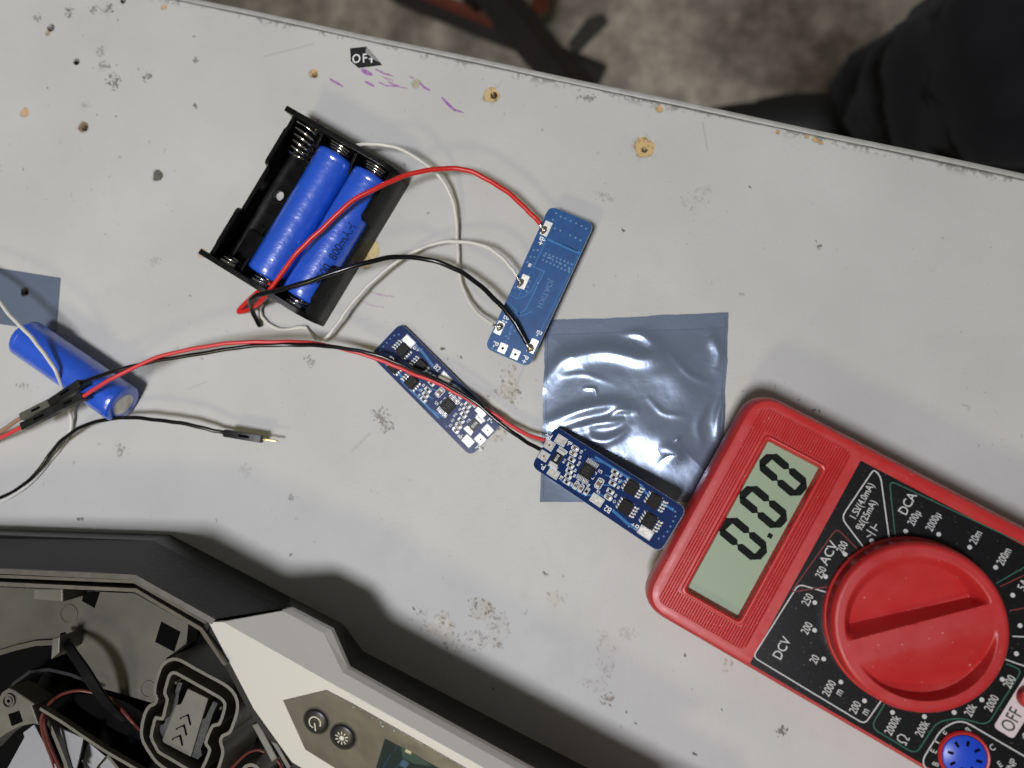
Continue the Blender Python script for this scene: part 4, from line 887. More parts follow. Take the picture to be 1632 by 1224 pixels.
for d, z in ((.9, 12.3), (.2, 13.0), (0, 14), (.15, 19), (.7, 21.6), (1.6, 22.8), (2.6, HM), (3.4, HM+.02), (4.0, HM)): R.append([(x, y, z) for x, y in mo(d)])
inner = ringpts(bx0+.9, by0+.9, bx1-.9, by1-.9, 1.2)
bx_pts = [(x, y, HM) for x, y in inner]
R.append(bx_pts); R.append([(x, y, 20.9) for x, y in ringpts(lx0-.2, ly0-.2, lx1+.2, ly1+.2, .5)]); R.append([(x, y, 20.4) for x, y in ringpts(lx0-.1, ly0-.1, lx1+.1, ly1+.1, .4)])
g.rings(R, cap0=False, cap1=False)
fs_ = g.build('front_shell', M['mred'], mm, smooth=True, ang=38)
# bezel frame round the display, raised a little
g = MB(); R = []
for d, z in ((0, HM-.05), (.1, HM+.5), (.45, HM+.7), (.95, HM+.62), (1.25, HM+.2), (1.35, HM-1.2)): R.append([(x, y, z) for x, y in ringpts(bx0+d, by0+d, bx1-d, by1-d, 1.6)])
g.rings(R, False, False); g.build('display_bezel', M['mred'], mm, smooth=True, ang=50)
# fine ridges run across the meter
g = MB(); x = rx0+.35; pitch = .76
def rspan(x, inset=0):
    r = 2.2; e = 0
    for c in (rx0, rx1):
        dd_ = abs(x-c)
        if dd_ < r: e = max(e, r-math.sqrt(max(0, r*r-(r-dd_)**2)))
    return ry0+e, ry1-e
while x < rx1:
    a_, b_ = rspan(x)
    segs = [(a_, b_)] if (x < bx0-.3 or x > bx1+.3) else [(a_, by0-.35), (by1+.35, b_)]
    for q0, q1 in segs:
        g.rings([[(x-.26, y, HM-.02), (x-.20, y, HM+.42), (x-.05, y, HM+.50), (x+.14, y, HM+.46), (x+.18, y, HM-.02)] for y in (q0, q1)])
    x += pitch
tagset(g.build('ridge_field', M['mred'], fs_), kind='stuff')
g = MB(); g.wall(ringpts(rx0-.1, ry0-.1, rx1+.1, ry1+.1, 2.3), .22, HM-.1, HM+.18, closed=True); g.build('ridge_border', M['mred'], fs_)
g = MB(); g.prism(rect((lx0+lx1)/2, (ly0+ly1)/2, lx1-lx0+1.5, ly1-ly0+1.5), 19.6, 20.45); lcd = g.build('display', M['lcd'], mm)
# digits 0.00 : corners on the glass (crop coordinates), segments as slanted bars
zl = 20.47
def DG(a, b, c, d): return [Vector((*LM(*z7(*p), zl), 0)) for p in (a, b, c, d)]
def bar(g, p, q, w):
    p, q = Vector(p), Vector(q); d = (q-p).normalized(); n = Vector((-d.y, d.x, 0)); h = w/2
    a = p-d*.12; b = q+d*.12
    pts = [a, a+d*h+n*h, b-d*h+n*h, b, b-d*h-n*h, a+d*h-n*h]
    g.prism([(v.x, v.y) for v in pts], zl-.01, zl+.03)
digs = [((490, 775), (533, 757), (685, 875), (668, 920)), ]
seg = MB()
for (tl, tr, br, bl) in (((497, 797), (548, 748), (690, 868), (645, 918)), ((600, 632), (650, 585), (793, 705), (748, 755)), ((702, 466), (752, 420), (895, 540), (850, 590))):
    A_, B_, C_, D_ = DG(tl, tr, br, bl)           # A: top low, B: top high, C: bottom high, D: bottom low
    ctr = (A_+B_+C_+D_)/4; A_, B_, C_, D_ = [ctr+(q-ctr)*1.24 for q in (A_, B_, C_, D_)]; w = 2.2; m1, m2 = (A_+D_)/2, (B_+C_)/2
    for p, q in ((A_, B_), (B_, m2), (m2, C_), (C_, D_), (D_, m1), (m1, A_)): bar(seg, p, q, w)
c_ = LM(*z7(732, 818), zl); seg.prism([(c_[0]+x, c_[1]+y) for x, y in rect(0, 0, 1.35, 1.35)], zl-.01, zl+.03)
seg.build('digits', M['lcdseg'], lcd)
# black front panel
g = MB(); g.prism(rnd([(px0, py0), (px1, py0), (px1, py1), (px0, py1)], [.4, 3, 3, .4], 5), HM-.4, HM+.12); pan = g.build('front_panel', M['mpanel'], mm)
zp = HM+.12
kc = LM(1460.5, 996, HM+5); KR = 22.2; KS = KR/28.2
wt, gr_, rd_ = MB(), MB(), MB()
r90 = math.pi/2
def pt(s_, c, size, cond=.72, mb=wt, bold=.02, z=zp): x, y = LM(*c, z); addtext(mb, s_, x, y, z+.03, size, r90, cond, bold)
pt('1.5V(4.0mA)', z8(395, 277), 2.75, .80); pt('9V(25mA)', z8(428, 382), 2.75, .80)
pt('DCA', z8(738, 297), 3.6, .85); pt('200μ', z8(788, 402), 3.0); pt('2000μ', z8(932, 430), 3.0); pt('20m', z8(1250, 548), 3.0); pt('200m', z8(1462, 692), 3.0); pt('5A', z8(1608, 905), 3.2, .8)
pt('ACV', z8(148, 668), 3.6, .95); pt('200', z8(248, 622), 3.0); pt('250', z8(88, 812), 3.0)
pt('250', z9(388, 202), 3.1); pt('200', z9(384, 366), 3.1); pt('20', z9(428, 545), 3.1); pt('2000', z9(512, 712), 3.1); pt('m', z9(567, 733), 3.1); pt('200', z9(662, 822), 3.1); pt('m', z9(718, 845), 3.1)
pt('DCV', z9(240, 482), 3.7, .85); pt('2000k', z9(877, 925), 3.1); pt('200k', z9(1048, 945), 3.1); pt('20k', z9(1325, 838), 3.1); pt('2000', z9(1447, 798), 3.1); pt('200', z9(1550, 674), 3.1)
# omega drawn as strokes
c_ = Vector((*LM(*z9(932, 1002), zp), 0))
om = [(-1.1, -1.15), (-.45, -1.15), (-.5, -.75), (-.95, -.1), (-.8, .7), (0, 1.1), (.8, .7), (.95, -.1), (.5, -.75), (.45, -1.15), (1.1, -1.15)]
wt.wall([(c_.x-y*1.25, c_.y+x*1.05) for x, y in om], .30, zp, zp+.03)
for s_, c, r in (('E', zr(456, 898), -.15), ('B', zr(668, 866), -.45), ('C', zr(898, 1030), -.55), ('E', zr(338, 1064), .1), ('B', zr(357, 1188), .15), ('E', zr(970, 1190), -.5)):
    x, y = LM(*c, zp); addtext(wt, s_, x, y, zp+.03, 2.3, r90+r, .85, .02)
pt('PNP', zr(1080, 1205), 2.6, .8); pt('C', zr(1232, 930), 3.4, .8)
# battery test symbol, underlines
for a, b in (((425, 540), (500, 500)), ((455, 560), (455, 560))): pass
def ws(mb, pts, w, conv): mb.wall([LM(*conv(*p), zp) for p in pts], w, zp, zp+.03)
ws(wt, [(430, 545), (462, 528)], .28, z8); ws(wt, [(428, 490), (498, 535)], .28, z8); ws(wt, [(455, 465), (512, 500)], .28, z8); ws(wt, [(483, 482), (505, 448)], .28, z8)
ws(wt, [(366, 365), (385, 332)], .22, z8); ws(wt, [(398, 478), (415, 445)], .22, z8)
for c in ((467, 575), (722, 502), (970, 525), (1202, 622), (1397, 773), (1525, 982), (1580, 1210), (268, 675), (122, 843)):
    x, y = LM(*z8(*c), zp); wt.lathe([(.62, zp), (.62, zp+.03), (.01, zp+.035)], 18, T(Vector((x, y, 0))))
for c in ((428, 218), (427, 377), (479, 542), (578, 675), (714, 783), (875, 850), (1059, 874), (1230, 850), (1389, 777), (1507, 660), (1588, 512)):
    x, y = LM(*z9(*c), zp); wt.lathe([(.62, zp), (.62, zp+.03), (.01, zp+.035)], 18, T(Vector((x, y, 0))))
def rl(mb, pts, w, conv, r=1.5):
    q = [LM(*conv(*p), zp) for p in pts]; out = [q[0]]
    for i in range(1, len(q)-1):
        a, b, c = Vector(q[i-1]), Vector(q[i]), Vector(q[i+1]); k = min(r, (a-b).length*.45, (c-b).length*.45)
        p1 = b+(a-b).normalized()*k; p2 = b+(c-b).normalized()*k
        for j in range(5): t = j/4; w_ = p1*(1-t)**2+b*2*t*(1-t)+p2*t*t; out.append((w_.x, w_.y))
    out.append(q[-1])
    if isinstance(mb, list): mb.append((out, w))
    else: mb.wall(out, w, zp, zp+.025)
rl(wt, [(500, 160), (335, 112), (72, 530), (715, 918), (812, 780)], .34, z9)
gr_ = []; rd_ = []
rl(rd_, [(380, 655), (205, 480), (-140, 960), (140, 918)], .30, z8)
rl(wt, [(420, 640), (238, 400), (485, 35), (535, 95), (602, 580)], .34, z8, 2)
rl(gr_, [(645, 555), (600, 120), (1632, 610)], .30, z8, 2); rl(gr_, [(1400, 895), (1632, 760)], .28, z8); rl(rd_, [(1430, 918), (1632, 822)], .28, z8); rl(rd_, [(1550, 264), (1660, 245)], .28, z9)
rl(wt, [(1565, 412), (1660, 416)], .3, z9); rl(wt, [(1525, 545), (1660, 592)], .3, z9)
rl(gr_, [(830, 800), (750, 935), (1010, 1092), (1130, 905), (1260, 880), (1420, 925), (1622, 605), (1530, 570)], .32, z9, 2.2)
rl(wt, [(1240, 1290), (1030, 1150), (1160, 940), (1270, 890), (1700, 1140)], .36, z9, 3); rl(wt, [(1113, 1010), (1165, 1040)], .34, z9)
wt.build('white_print', M['prw'], pan); 
for nm_, lst, mt in (('green_print', gr_, 'prg'), ('red_print', rd_, 'prr')):
    for out, w in lst: g = MB(); g.wall(out, w, zp, zp+.025); g.build(nm_, M[mt], pan)
# OFF label and red push button
o0 = Vector((*LM(*zr(1085, 765), zp), 0)); g = MB()
lab = [LM(*zr(*p), zp) for p in ((905, 830), (1095, 950), (1560, 205), (1370, 85))]; g.prism(rnd(lab, 1.2, 5), zp-.05, zp+.06); lb = g.build('switch_label', M['offl'], pan)
g = MB(); addtext(g, 'OFF', o0.x, o0.y, zp+.075, 5.0, r90, .72, .03); g.build('lettering', M['offt'], lb)
bc = LM(*zr(1262, 560), HM+1.5); g = MB(); g.lathe([(2.9, zp), (2.9, zp+2.0), (2.5, zp+2.5), (.01, zp+2.7)], 30, T(Vector((*bc, 0)))); g.build('power_button', M['mknob'], mm, smooth=True)
# transistor socket
sc = LM(*zr(630, 1115), HM+.8); m = T(Vector((*sc, 0)))
g = MB(); g.lathe([(6.4, zp-.1), (6.6, zp+.5), (6.2, zp+1.0), (5.75, zp+.9), (5.65, zp+.1)], 48, m, caps=False); sk_ = g.build('transistor_socket', M['mred'], mm, smooth=True)
g = MB(); g.lathe([(5.6, zp-.2), (5.5, zp+.75), (5.2, zp+.95), (.01, zp+.95)], 48, m); fc = g.build('socket_face', M['sockb'], sk_, smooth=True)
for k in range(8):
    a = 2*math.pi*k/8+.25; q = MB(); q.box(3.6, 0, zp+.96, 1.5, .75, .04, m @ rz(a)); q.build('pin_hole', M['dark'], fc)
# rotary knob as a height field
nr, na = 150, 420
ru = np.concatenate([np.linspace(0, .62, 60)[:-1], np.linspace(.62, .93, 70)[:-1], np.linspace(.93, 1.0, 24)]); an = np.linspace(0, 2*np.pi, na)
RR, AA = np.meshgrid(ru*KR, an)
pa_, pb_ = Vector(LM(*z8(300, 1224), HM+7)), Vector(LM(*z8(1290, 958), HM+7)); da = (pb_-pa_).normalized(); nb = Vector((-da.y, da.x))
if nb.y < 0: nb = -nb
PX, PY = RR*np.cos(AA), RR*np.sin(AA)
ca = (PX*da.x+PY*da.y)/KS; cb = (PX*nb.x+PY*nb.y)/KS; RR0 = RR; RR = RR/KS
TOP = 7.6; Ri = 24.0
H = np.full(RR.shape, TOP)
bt = 1.7; bb_ = bt+1.6+ (ca+24)/48*(-0.3)+1.1
dep_u = 4.6*sm(bt, 1, cb-0)*0
wall_u = np.clip((cb-bt)/np.maximum(.4, (1.2+ (24-ca)/48*2.6)), 0, 1)
ramp = np.clip(1-(np.maximum(cb-4, 0))/21.0, 0, 1)
bowl_u = 5.4*wall_u*ramp*sm(Ri+.3, Ri-3.5, RR)*(cb > bt)
rl_ = sm(-5.5, -23, cb); bowl_l = 4.2*rl_*sm(Ri, Ri-1.4, RR)*(cb < 0)
H = H-bowl_u-bowl_l
RR = RR0
H = H-.4*sm(.93, 1.0, RR/KR)
H = np.where(RR > KR-.9, H-1.0*((RR-(KR-.9))/.9)**2, H)
H = H-.25*np.exp(-((RR-26.2)/.22)**2)*0
X_ = PX+kc[0]; Y_ = PY+kc[1]
kn = grid_mesh('knob_top', X_, Y_, H+zp, M['mknob'], None)
kob = kn; kob.name = 'rotary_knob'; kob.parent = mm
bm = bmesh.new(); bm.from_mesh(kn.data); bmesh.ops.remove_doubles(bm, verts=bm.verts, dist=1e-6); bmesh.ops.recalc_face_normals(bm, faces=bm.faces)
if sum(f.normal.z for f in bm.faces) < 0: bmesh.ops.reverse_faces(bm, faces=bm.faces)
bm.to_mesh(kn.data); bm.free(); kn.data.polygons.foreach_set('use_smooth', [True]*len(kn.data.polygons)); kn.data.set_sharp_from_angle(angle=math.radians(40))
g = MB(); g.lathe([(KR+.55, zp-.1), (KR+.55, zp+1.6), (KR+.3, zp+1.9), (KR+.02, zp+2.0), (KR, zp+6.2), (KR-.3, zp+6.6)], 120, T(Vector((*kc, 0))), caps=False); g.build('knob_skirt', M['mknob'], kn, smooth=True)
# screws and jacks further along the meter body
for k, jy in enumerate((-20, 0, 20)):
    g = MB(); g.lathe([(4.6, zp-.1), (4.6, zp+.9), (3.0, zp+.9), (2.9, zp-2)], 32, T(Vector((xe+ML-14, mcy+jy, 0))), caps=False); g.build('jack', M['mpanel'], mm, smooth=True)

# ------------------------------------------------------------------ opened appliance at the lower left
dv0 = P(300, 1300, 0); dv = thing('appliance_housing', 'black and silver appliance body lying open with a latch and fan inside', 'appliance', T(dv0))
def D(u, v, h): return P(u, v, h)-dv0
def D2(u, v, h): p = D(u, v, h); return (p.x, p.y)
zA = lambda x, y: (220+x/6.277, 820+y/6.277)
zB = lambda x, y: (420+x/6.277, 920+y/6.277)
zC = lambda x, y: (640+x/6.277, 1030+y/6.277)
zE = lambda x, y: (0+x/6.277, 820+y/6.277)
z2_ = lambda x, y: (x/2.8875, 800+y/2.8875)
z3_ = lambda x, y: (200+x/3.7778, 900+y/3.7778)
zL = lambda x, y: (220+x/6.311, 1030+y/6.311)
zF = lambda x, y: (x/6.8, 1050+y/6.8)
def quad(g, *p): g.add(p, [tuple(range(len(p)))])
HR, HI = 10.0, 37.0                              # crease height, inner rim height
base = [(-420, 838), (0, 843.5), (271, 852), (547, 995), (579, 1038), (960, 1236), (1240, 1382)]
crease = [(-420, 846), (0, 852.5), (244.5, 861.5), (449, 970)]
inner = [(-420, 900), (0, 907), (215.5, 916), (343, 987)]
lip = [(449.5, 971), (463, 970), (528, 1004), (554.5, 1065), (641, 1113.6), (842, 1224), (1130, 1382)]
lipi = [(449.5, 974), (456, 976.5), (516, 1009.5), (546, 1071.5), (640, 1124.5), (820, 1224), (1100, 1382)]
ridge = [(356, 991), (518, 1083), (560, 1108.5), (640, 1151), (772, 1224), (1050, 1382)]
low_e = [(332, 991.5), (404, 1130), (465, 1215), (480, 1224), (640, 1310), (800, 1400)]
HL_, HLI, HRG, HLO = 27.0, 31.0, 37.0, 34.5
# outer wall as a slab with thickness, from the bench up to the crease / trim seat
outb = [D(u, v, 0) for u, v in base]
top_ = [(-420, 846, HR), (0, 852.5, HR), (244.5, 861.5, HR), (449, 968, HR+1)]
g = MB()
cre = [D(u, v, HR) for u, v in crease]
wallpts = [(outb[i], Vector((outb[i].x, outb[i].y, HR)) ) for i in range(7)]
lipw = [D(*lip[2], HL_), D(*lip[3], HL_), D(*lip[5], HL_), D(*lip[6], HL_)]
inn = Vector((-2.2, -4.0, 0))
A_ = [(outb[0], D(*crease[0], HR)), (outb[1], D(*crease[1], HR)), (outb[2], D(*crease[2], HR)), (outb[2].lerp(outb[3], .66), D(449, 968.5, HR)),
      (outb[3], D(529, 1002, HL_-1.4)), (outb[4], D(556.5, 1064, HL_-1.4)), (outb[5], D(843.5, 1223, HL_-1.4)), (outb[6], D(1132, 1381, HL_-1.4))]
A_.insert(4, (outb[2].lerp(outb[3], .70), D(464, 967.5, HL_-1.4)))
rg = []
for lo, hi in A_:
    rg.append([lo, hi, hi+inn, Vector((lo.x, lo.y, 0))+inn])
g.rings(rg); g.build('outer_wall', mat('wall_plastic', (.013, .0135, .014), .36, spec=.6, bump=(2.5, .02)), dv)
# textured sloping shoulder between crease and rim, two facets meeting at a corner
inr = [D(u, v, HI) for u, v in inner]
for i, mt_ in ((0, 'shells'), (1, 'shells'), (2, 'shell')):
    a, b, c, d = cre[i], cre[i+1], inr[i+1], inr[i]
    if i == 2: b = D(448, 969.2, HR+.3); c = D(343, 986.5, HI)
    if i == 0: continue
    if i == 1: a, d = cre[0], inr[0]
    g = MB(); g.slab([a, b, c, d], 1.6); g.build('shoulder', M[mt_], dv)
g = MB(); g.rings([[p, p+Vector((0, 0, 1)), p+Vector((0, 0, 1))+inn, p+inn] for p in (D(343, 986.5, HI-2), D(396, 978, 28), D(449, 969.5, 29), D(463, 967.8, 27))]); g.build('trim_gap', M['deep'], dv)
# double rim with a groove
def strip(name, a, b, h0, h1, mt, par=dv, th=1.5):
    g = MB(); A = [D(u, v, h0) for u, v in a]; B = [D(u, v, h1) for u, v in b]
    g.rings([[A[i], B[i], B[i]-Vector((0, 0, th)), A[i]-Vector((0, 0, th))] for i in range(len(A))]); return g.build(name, M[mt], par)
strip('rim', [(-420, 900), (0, 907), (215.5, 916), (343, 987)], [(-420, 908), (0, 914.5), (212, 924.5), (337, 995)], HI, HI+.1, 'rim')
strip('rim', [(-420, 910), (0, 916), (213, 925), (336, 995)], [(-420, 915), (0, 921), (213, 929.5), (331, 997)], HI-1.2, HI-1.5, 'rim')
strip('groove', [(-420, 905), (0, 912), (214, 922), (336, 993), (352, 1030)], [(-420, 926), (0, 934), (216, 944), (320, 1003), (340, 1040)], HI-7, HI-7, 'deep')
strip('rim', [(-420, 921), (0, 927.5), (217, 938), (322, 1000.5), (331, 1013), (358, 1056), (360, 1060)], [(-420, 928), (0, 934), (215, 943.5), (318, 1005), (325, 1016), (354, 1058), (357, 1061)], HI-.6, HI-.9, 'rim', th=4)
# silver trim : top face, flank, lip
HLO = 32.0
plc = plane3(D(*ridge[1], HRG)+dv0, D(*ridge[4], HRG)+dv0, D(*low_e[1], HLO)+dv0)
plf = plane3(D(*ridge[1], HRG)+dv0, D(*ridge[4], HRG)+dv0, D(*lipi[2], HLI)+dv0)
onp = lambda q, pl: PP(q[0], q[1], pl)-dv0
RG = [onp(q, plc) for q in ridge]; LOW = [onp(q, plc) for q in low_e]
RGf = [onp((356, 991), plf)]+[q.copy() for q in RG[1:]]
LPI = [onp(q, plf) for q in lipi]
LP = [D(u, v, LPI[i].z-1.6) for i, (u, v) in enumerate(lip)]
for i in range(7): LP[i].z = LPI[i].z-1.6
def flat(g, pts, th):
    g.slab(pts, th)
g = MB(); flat(g, [LOW[0]]+RG+LOW[:0:-1], 1.5); face = g.build('silver_trim', M['silver'], dv, bev=.2)
g = MB(); flat(g, [q-Vector((0, 0, .03)) for q in [RG[0]]+RG[1:]+LPI[::-1]], 1.3); g.build('trim_flank', M['silver'], face)
g = MB(); g.rings([[LPI[i], LP[i], LP[i]-Vector((0, 0, 2)), LPI[i]-Vector((0, 0, 2))] for i in range(7)]); g.build('trim_lip', M['silver'], face)
print('flank', [round(q.z, 1) for q in LPI], [round(q.z, 1) for q in LOW], [round(q.z, 1) for q in RG])
# black inner edge of the trim
g = MB(); od = Vector((-1.8, -1.0, 0)); g.rings([[q+Vector((0, 0, -.4)), q+od+Vector((0, 0, -.7)), Vector((q.x, q.y, 8))+od, Vector((q.x, q.y, 8))] for q in LOW]); g.build('trim_underside', M['shells'], dv)
pl_t = plc
def TP(u, v, up=0.0): p = PP(u, v, pl_t)-dv0; return p+pl_t[1]*up
g = MB(); cp = [z3_(950, 815), z3_(1210, 753), (562, 1121), (640, 1165), (743.5, 1224), (1000, 1366), (700, 1330), (535, 1224), (487, 1194)]
pts = [TP(u, v, .25) for u, v in cp]; n_ = pl_t[1]
g.rings([[p-n_*.6 for p in pts], pts]); cpan = g.build('control_panel', M['smoke'], dv, bev=.12)
# display window
dw = [TP(*p, .30) for p in ((614, 1176), (622, 1180), (700, 1223), (760, 1257), (745, 1300), (640, 1245), (600, 1222))]
g = MB(); g.rings([[p-n_*.2 for p in dw], dw]); dpl = g.build('display_window', M['disp'], cpan)
def patch(nm, pts, mt, up=.32):
    q = [TP(*p, up) for p in pts]; g = MB(); g.rings([[p-n_*.05 for p in q], q]); return g.build(nm, M[mt], dpl)
patch('screen_patch', [(640, 1189), (667, 1204), (690, 1220), (660, 1216), (642, 1206)], 'dispg'); patch('screen_patch', [(643, 1208), (653, 1215), (647, 1224), (637, 1218)], 'dispb', .34); patch('screen_patch', [(648, 1192), (657, 1197), (655, 1201), (646, 1197)], 'dispy', .36)
for a, b in (((633, 1187), (629, 1198)), ((624, 1200), (612, 1221)), ((632, 1222), (645, 1207))):
    g = MB(); g.tube([TP(*a, .38), TP(*b, .38)], .12, 5); g.build('screen_line', M['dispb'], dpl)
# two push buttons with raised symbols
fz = n_; fx = (TP(560, 1140)-TP(520, 1120)).normalized(); fx = (fx-fz*fx.dot(fz)).normalized(); fy = fz.cross(fx)
def bframe(u, v): o_ = TP(u, v, .25); return Matrix(((fx.x, fy.x, fz.x, o_.x), (fx.y, fy.y, fz.y, o_.y), (fx.z, fy.z, fz.z, o_.z), (0, 0, 0, 1)))
SCN = M['prw']
for k, (u, v) in enumerate(((505, 1148), (547.5, 1172.5))):
    m = bframe(u, v); g = MB(); g.lathe([(4.25, -.2), (4.2, .12), (3.95, .28), (3.8, .1)], 44, m, caps=False); ring = g.build('button_ring', M['smoke'], cpan, smooth=True)
    g = MB(); g.lathe([(3.8, -.1), (3.7, .4), (3.2, .7), (2.2, .8), (1.2, .84), (.01, .85)], 44, m); bt_ = g.build('button', M['button'], cpan, smooth=True, ang=60)
    g = MB()
    if k == 0:
        a0 = math.radians(-95)-fx.angle(Vector((1, 0, 0)))*0
        arc = [(1.75*math.cos(a), 1.75*math.sin(a)) for a in np.linspace(math.radians(-45), math.radians(235), 30)]
        up_ = math.radians(33)
        w_ = lambda p: (p[0]*math.cos(up_)-p[1]*math.sin(up_), p[0]*math.sin(up_)+p[1]*math.cos(up_))
        g.wall([w_(p) for p in arc], .32, .5, .93, m=m); g.wall([w_((-.1, -.1)), w_((-.5, -2.5))], .32, .4, .95, m=m)
    else:
        g.lathe([(.75, .4), (.72, .93), (.01, .95)], 20, m)
        for j in range(10):
            a = j*math.pi/5; g.wall([(1.1*math.cos(a), 1.1*math.sin(a)), (2.0*math.cos(a), 2.0*math.sin(a))], .3, .4, .93, m=m)
    g.build('power_symbol' if k == 0 else 'lamp_symbol', mat('button_print', (.62, .60, .50), .4), bt_)
rd = random.Random(3)
for (u, v, r_) in ((564, 1126, .22), (575, 1130, .12), (594, 1143, .16), (608, 1150, .24), (607, 1154, .2), (611, 1156, .3), (629, 1163, .3), (645, 1170, .14), (566, 1129, .1), (586, 1139, .09), (600, 1149, .1)):
    m = T(TP(u, v, .3)); g = MB(); g.lathe([(r_, -.05), (r_*.9, r_*.5), (r_*.3, r_)], 7, m); g.build('grit', M['prw'], cpan)
# inner tray floor and deep well
def poly(name, pts, h, mt, th=2.0, par=dv, bev=0): g = MB(); g.prism([D2(u, v, h) for u, v in pts], h-th, h, bev=bev); return g.build(name, M[mt], par)
HT = 20.0
tray = [(-420, 928), (0, 936), (215, 946), (300, 994), (297, 1026), (266, 1048), (250, 1080), (248, 1122), (215, 1112), (166, 1098), (150, 1090), (120, 1040), (88, 1022), (86.6, 1021.6), (60, 1023), (30, 1029), (0, 1039), (-60, 1065), (-420, 1065)]
poly('tray', tray, HT, 'tray', 6)
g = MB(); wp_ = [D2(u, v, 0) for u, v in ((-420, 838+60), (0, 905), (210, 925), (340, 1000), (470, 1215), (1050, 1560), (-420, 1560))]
g.prism(ccw(wp_), .5, 3); g.build('well_floor', M['deep'], dv)  # floor coloured black to give the shade of depth
g = MB(); g.wall([D2(*p, HT) for p in ((0, 1040), (30, 1031), (60, 1024), (88, 1022.5))], 1.6, 4, HT+1.2); g.build('duct_rib', M['tray'], dv)
arcp = [(0, 1124), (20, 1090), (45, 1072), (75, 1068), (110, 1076), (150, 1092)]
g = MB(); g.wall([D2(*p, 16) for p in arcp], 1.0, 4, 15.5); g.build('duct_rib', M['shells'], dv)
for nm_, pts in (('square_hole', [z3_(215, 342), z3_(330, 405), z3_(293, 525), z3_(178, 465)]), ('square_hole', [zE(835, 772), zE(1000, 775), zE(945, 937), zE(820, 865)])):
    g = MB(); g.prism([D2(u, v, HT+.1) for u, v in pts], HT-1, HT+.12); g.build(nm_, M['dark'], dv)
g = MB(); g.prism([D2(*zE(*p), HI-6) for p in ((305, 745), (600, 748), (603, 880), (305, 858))], 15, HI-7, bev=.5); g.build('clip_block', M['latch'], dv)
g = MB(); g.prism([D2(*p, 30) for p in ((83, 1018), (95, 1015), (94, 1040), (81, 1051))], 14, 30, bev=.3); g.build('post', M['latch'], dv)
for (u, v, r) in ((110, 978, 3.0), (237, 1098, 2.6)):
    c_ = D2(u, v, HT); g = MB(); g.lathe([(r, HT-.1), (r, HT+.22), (r-.25, HT+.24), (r-.3, HT+.05), (.01, HT+.05)], 36, T(Vector((*c_, 0)))); g.build('ejector_mark', M['tray'], dv, smooth=True)
# latch housing: two nested walls and the tongue
out_r = [(350, 130), (430, 145), (560, 218), (720, 305), (850, 375), (945, 450), (995, 550), (995, 660), (965, 760), (930, 850), (900, 880), (845, 905), (828, 960), (845, 1020), (850, 1080), (830, 1160), (800, 1250), (770, 1330), (650, 1400), (450, 1330), (300, 1250), (190, 1170), (120, 1080), (50, 960), (32, 860), (50, 740), (80, 650), (120, 600), (165, 580), (188, 530), (168, 480), (170, 400), (195, 310), (225, 220), (275, 160)]
in_r = [(350, 270), (420, 300), (600, 400), (750, 485), (830, 535), (865, 590), (850, 680), (815, 775), (790, 795), (745, 805), (715, 860), (672, 970), (690, 1010), (712, 1050), (690, 1120), (650, 1210), (600, 1290), (500, 1250), (400, 1190), (300, 1130), (200, 1070), (160, 1000), (122, 915), (145, 800), (170, 725), (235, 735), (262, 640), (285, 540), (258, 480), (275, 400), (305, 300)]
HLT = 29.0
def csm(pts, k=2):
    p = [Vector((*D2(*zL(*q), HLT), 0)) for q in pts]; n = len(p); o_ = []
    for i in range(n):
        a, b, c, d = p[i-1], p[i], p[(i+1) % n], p[(i+2) % n]
        for j in range(k): t = j/k; q = 0.5*((2*b)+(c-a)*t+(2*a-5*b+4*c-d)*t*t+(3*b-a-3*c+d)*t**3); o_.append((q.x, q.y))
    return o_
g = MB(); g.wall(csm(out_r), 1.05, 6, HLT, closed=True); lt = g.build('latch_wall', M['latch'], dv, bev=.15)
g = MB(); g.wall(csm(in_r), 1.05, 6, HLT-.4, closed=True); g.build('latch_wall', M['latch'], dv, bev=.15)
g = MB(); g.prism(csm(out_r), 4, 8); g.build('latch_floor', M['deep'], dv)
hT = HLT-3
def LZ(pts, h): return [D2(*zL(*p), h) for p in pts]
g = MB(); g.prism(LZ([(500, 425), (705, 525), (640, 740), (530, 1115), (235, 960), (380, 590), (430, 580)], hT), hT-3, hT, bev=.2); tng = g.build('latch_tongue', M['latch'], dv)
g = MB(); g.prism(LZ([(395, 360), (435, 380), (400, 480), (385, 590), (300, 780), (235, 960), (180, 900), (200, 800), (250, 790), (330, 560)], hT), hT-5, hT-.6); g.build('tongue_side', M['latchr'], tng)
g = MB(); g.prism(LZ([(745, 560), (790, 580), (740, 690), (690, 850), (620, 1040), (630, 1100), (590, 1145), (530, 1120), (640, 745), (670, 720)], hT), hT-5, hT-.6); g.build('tongue_side', M['latchr'], tng)
for c in ((368, 372), (825, 632)):
    x, y = D2(*zL(*c), HLT-1); g = MB(); g.lathe([(.55, HLT-6), (.5, HLT-1.4), (.1, HLT-1.1)], 14, T(Vector((x, y, 0)))); g.build('hinge_pin', M['steel'], lt, smooth=True)
for k, dy in enumerate((0, 105, 208)):
    dx = -40*k
    g = MB(); p = LZ([(425+dx, 728+dy), (505+dx, 690+dy), (530+dx, 790+dy)], hT); g.wall([p[0], p[1], p[2]], .42, hT-.05, hT+.3); g.build('arrow_mark', M['dark'], tng)
    g = MB(); p = LZ([(445+dx, 722+dy), (498+dx, 702+dy), (508+dx, 750+dy)], hT); g.wall([p[0], p[1]], .25, hT-.05, hT+.32); g.build('arrow_mark', M['latch'], tng)
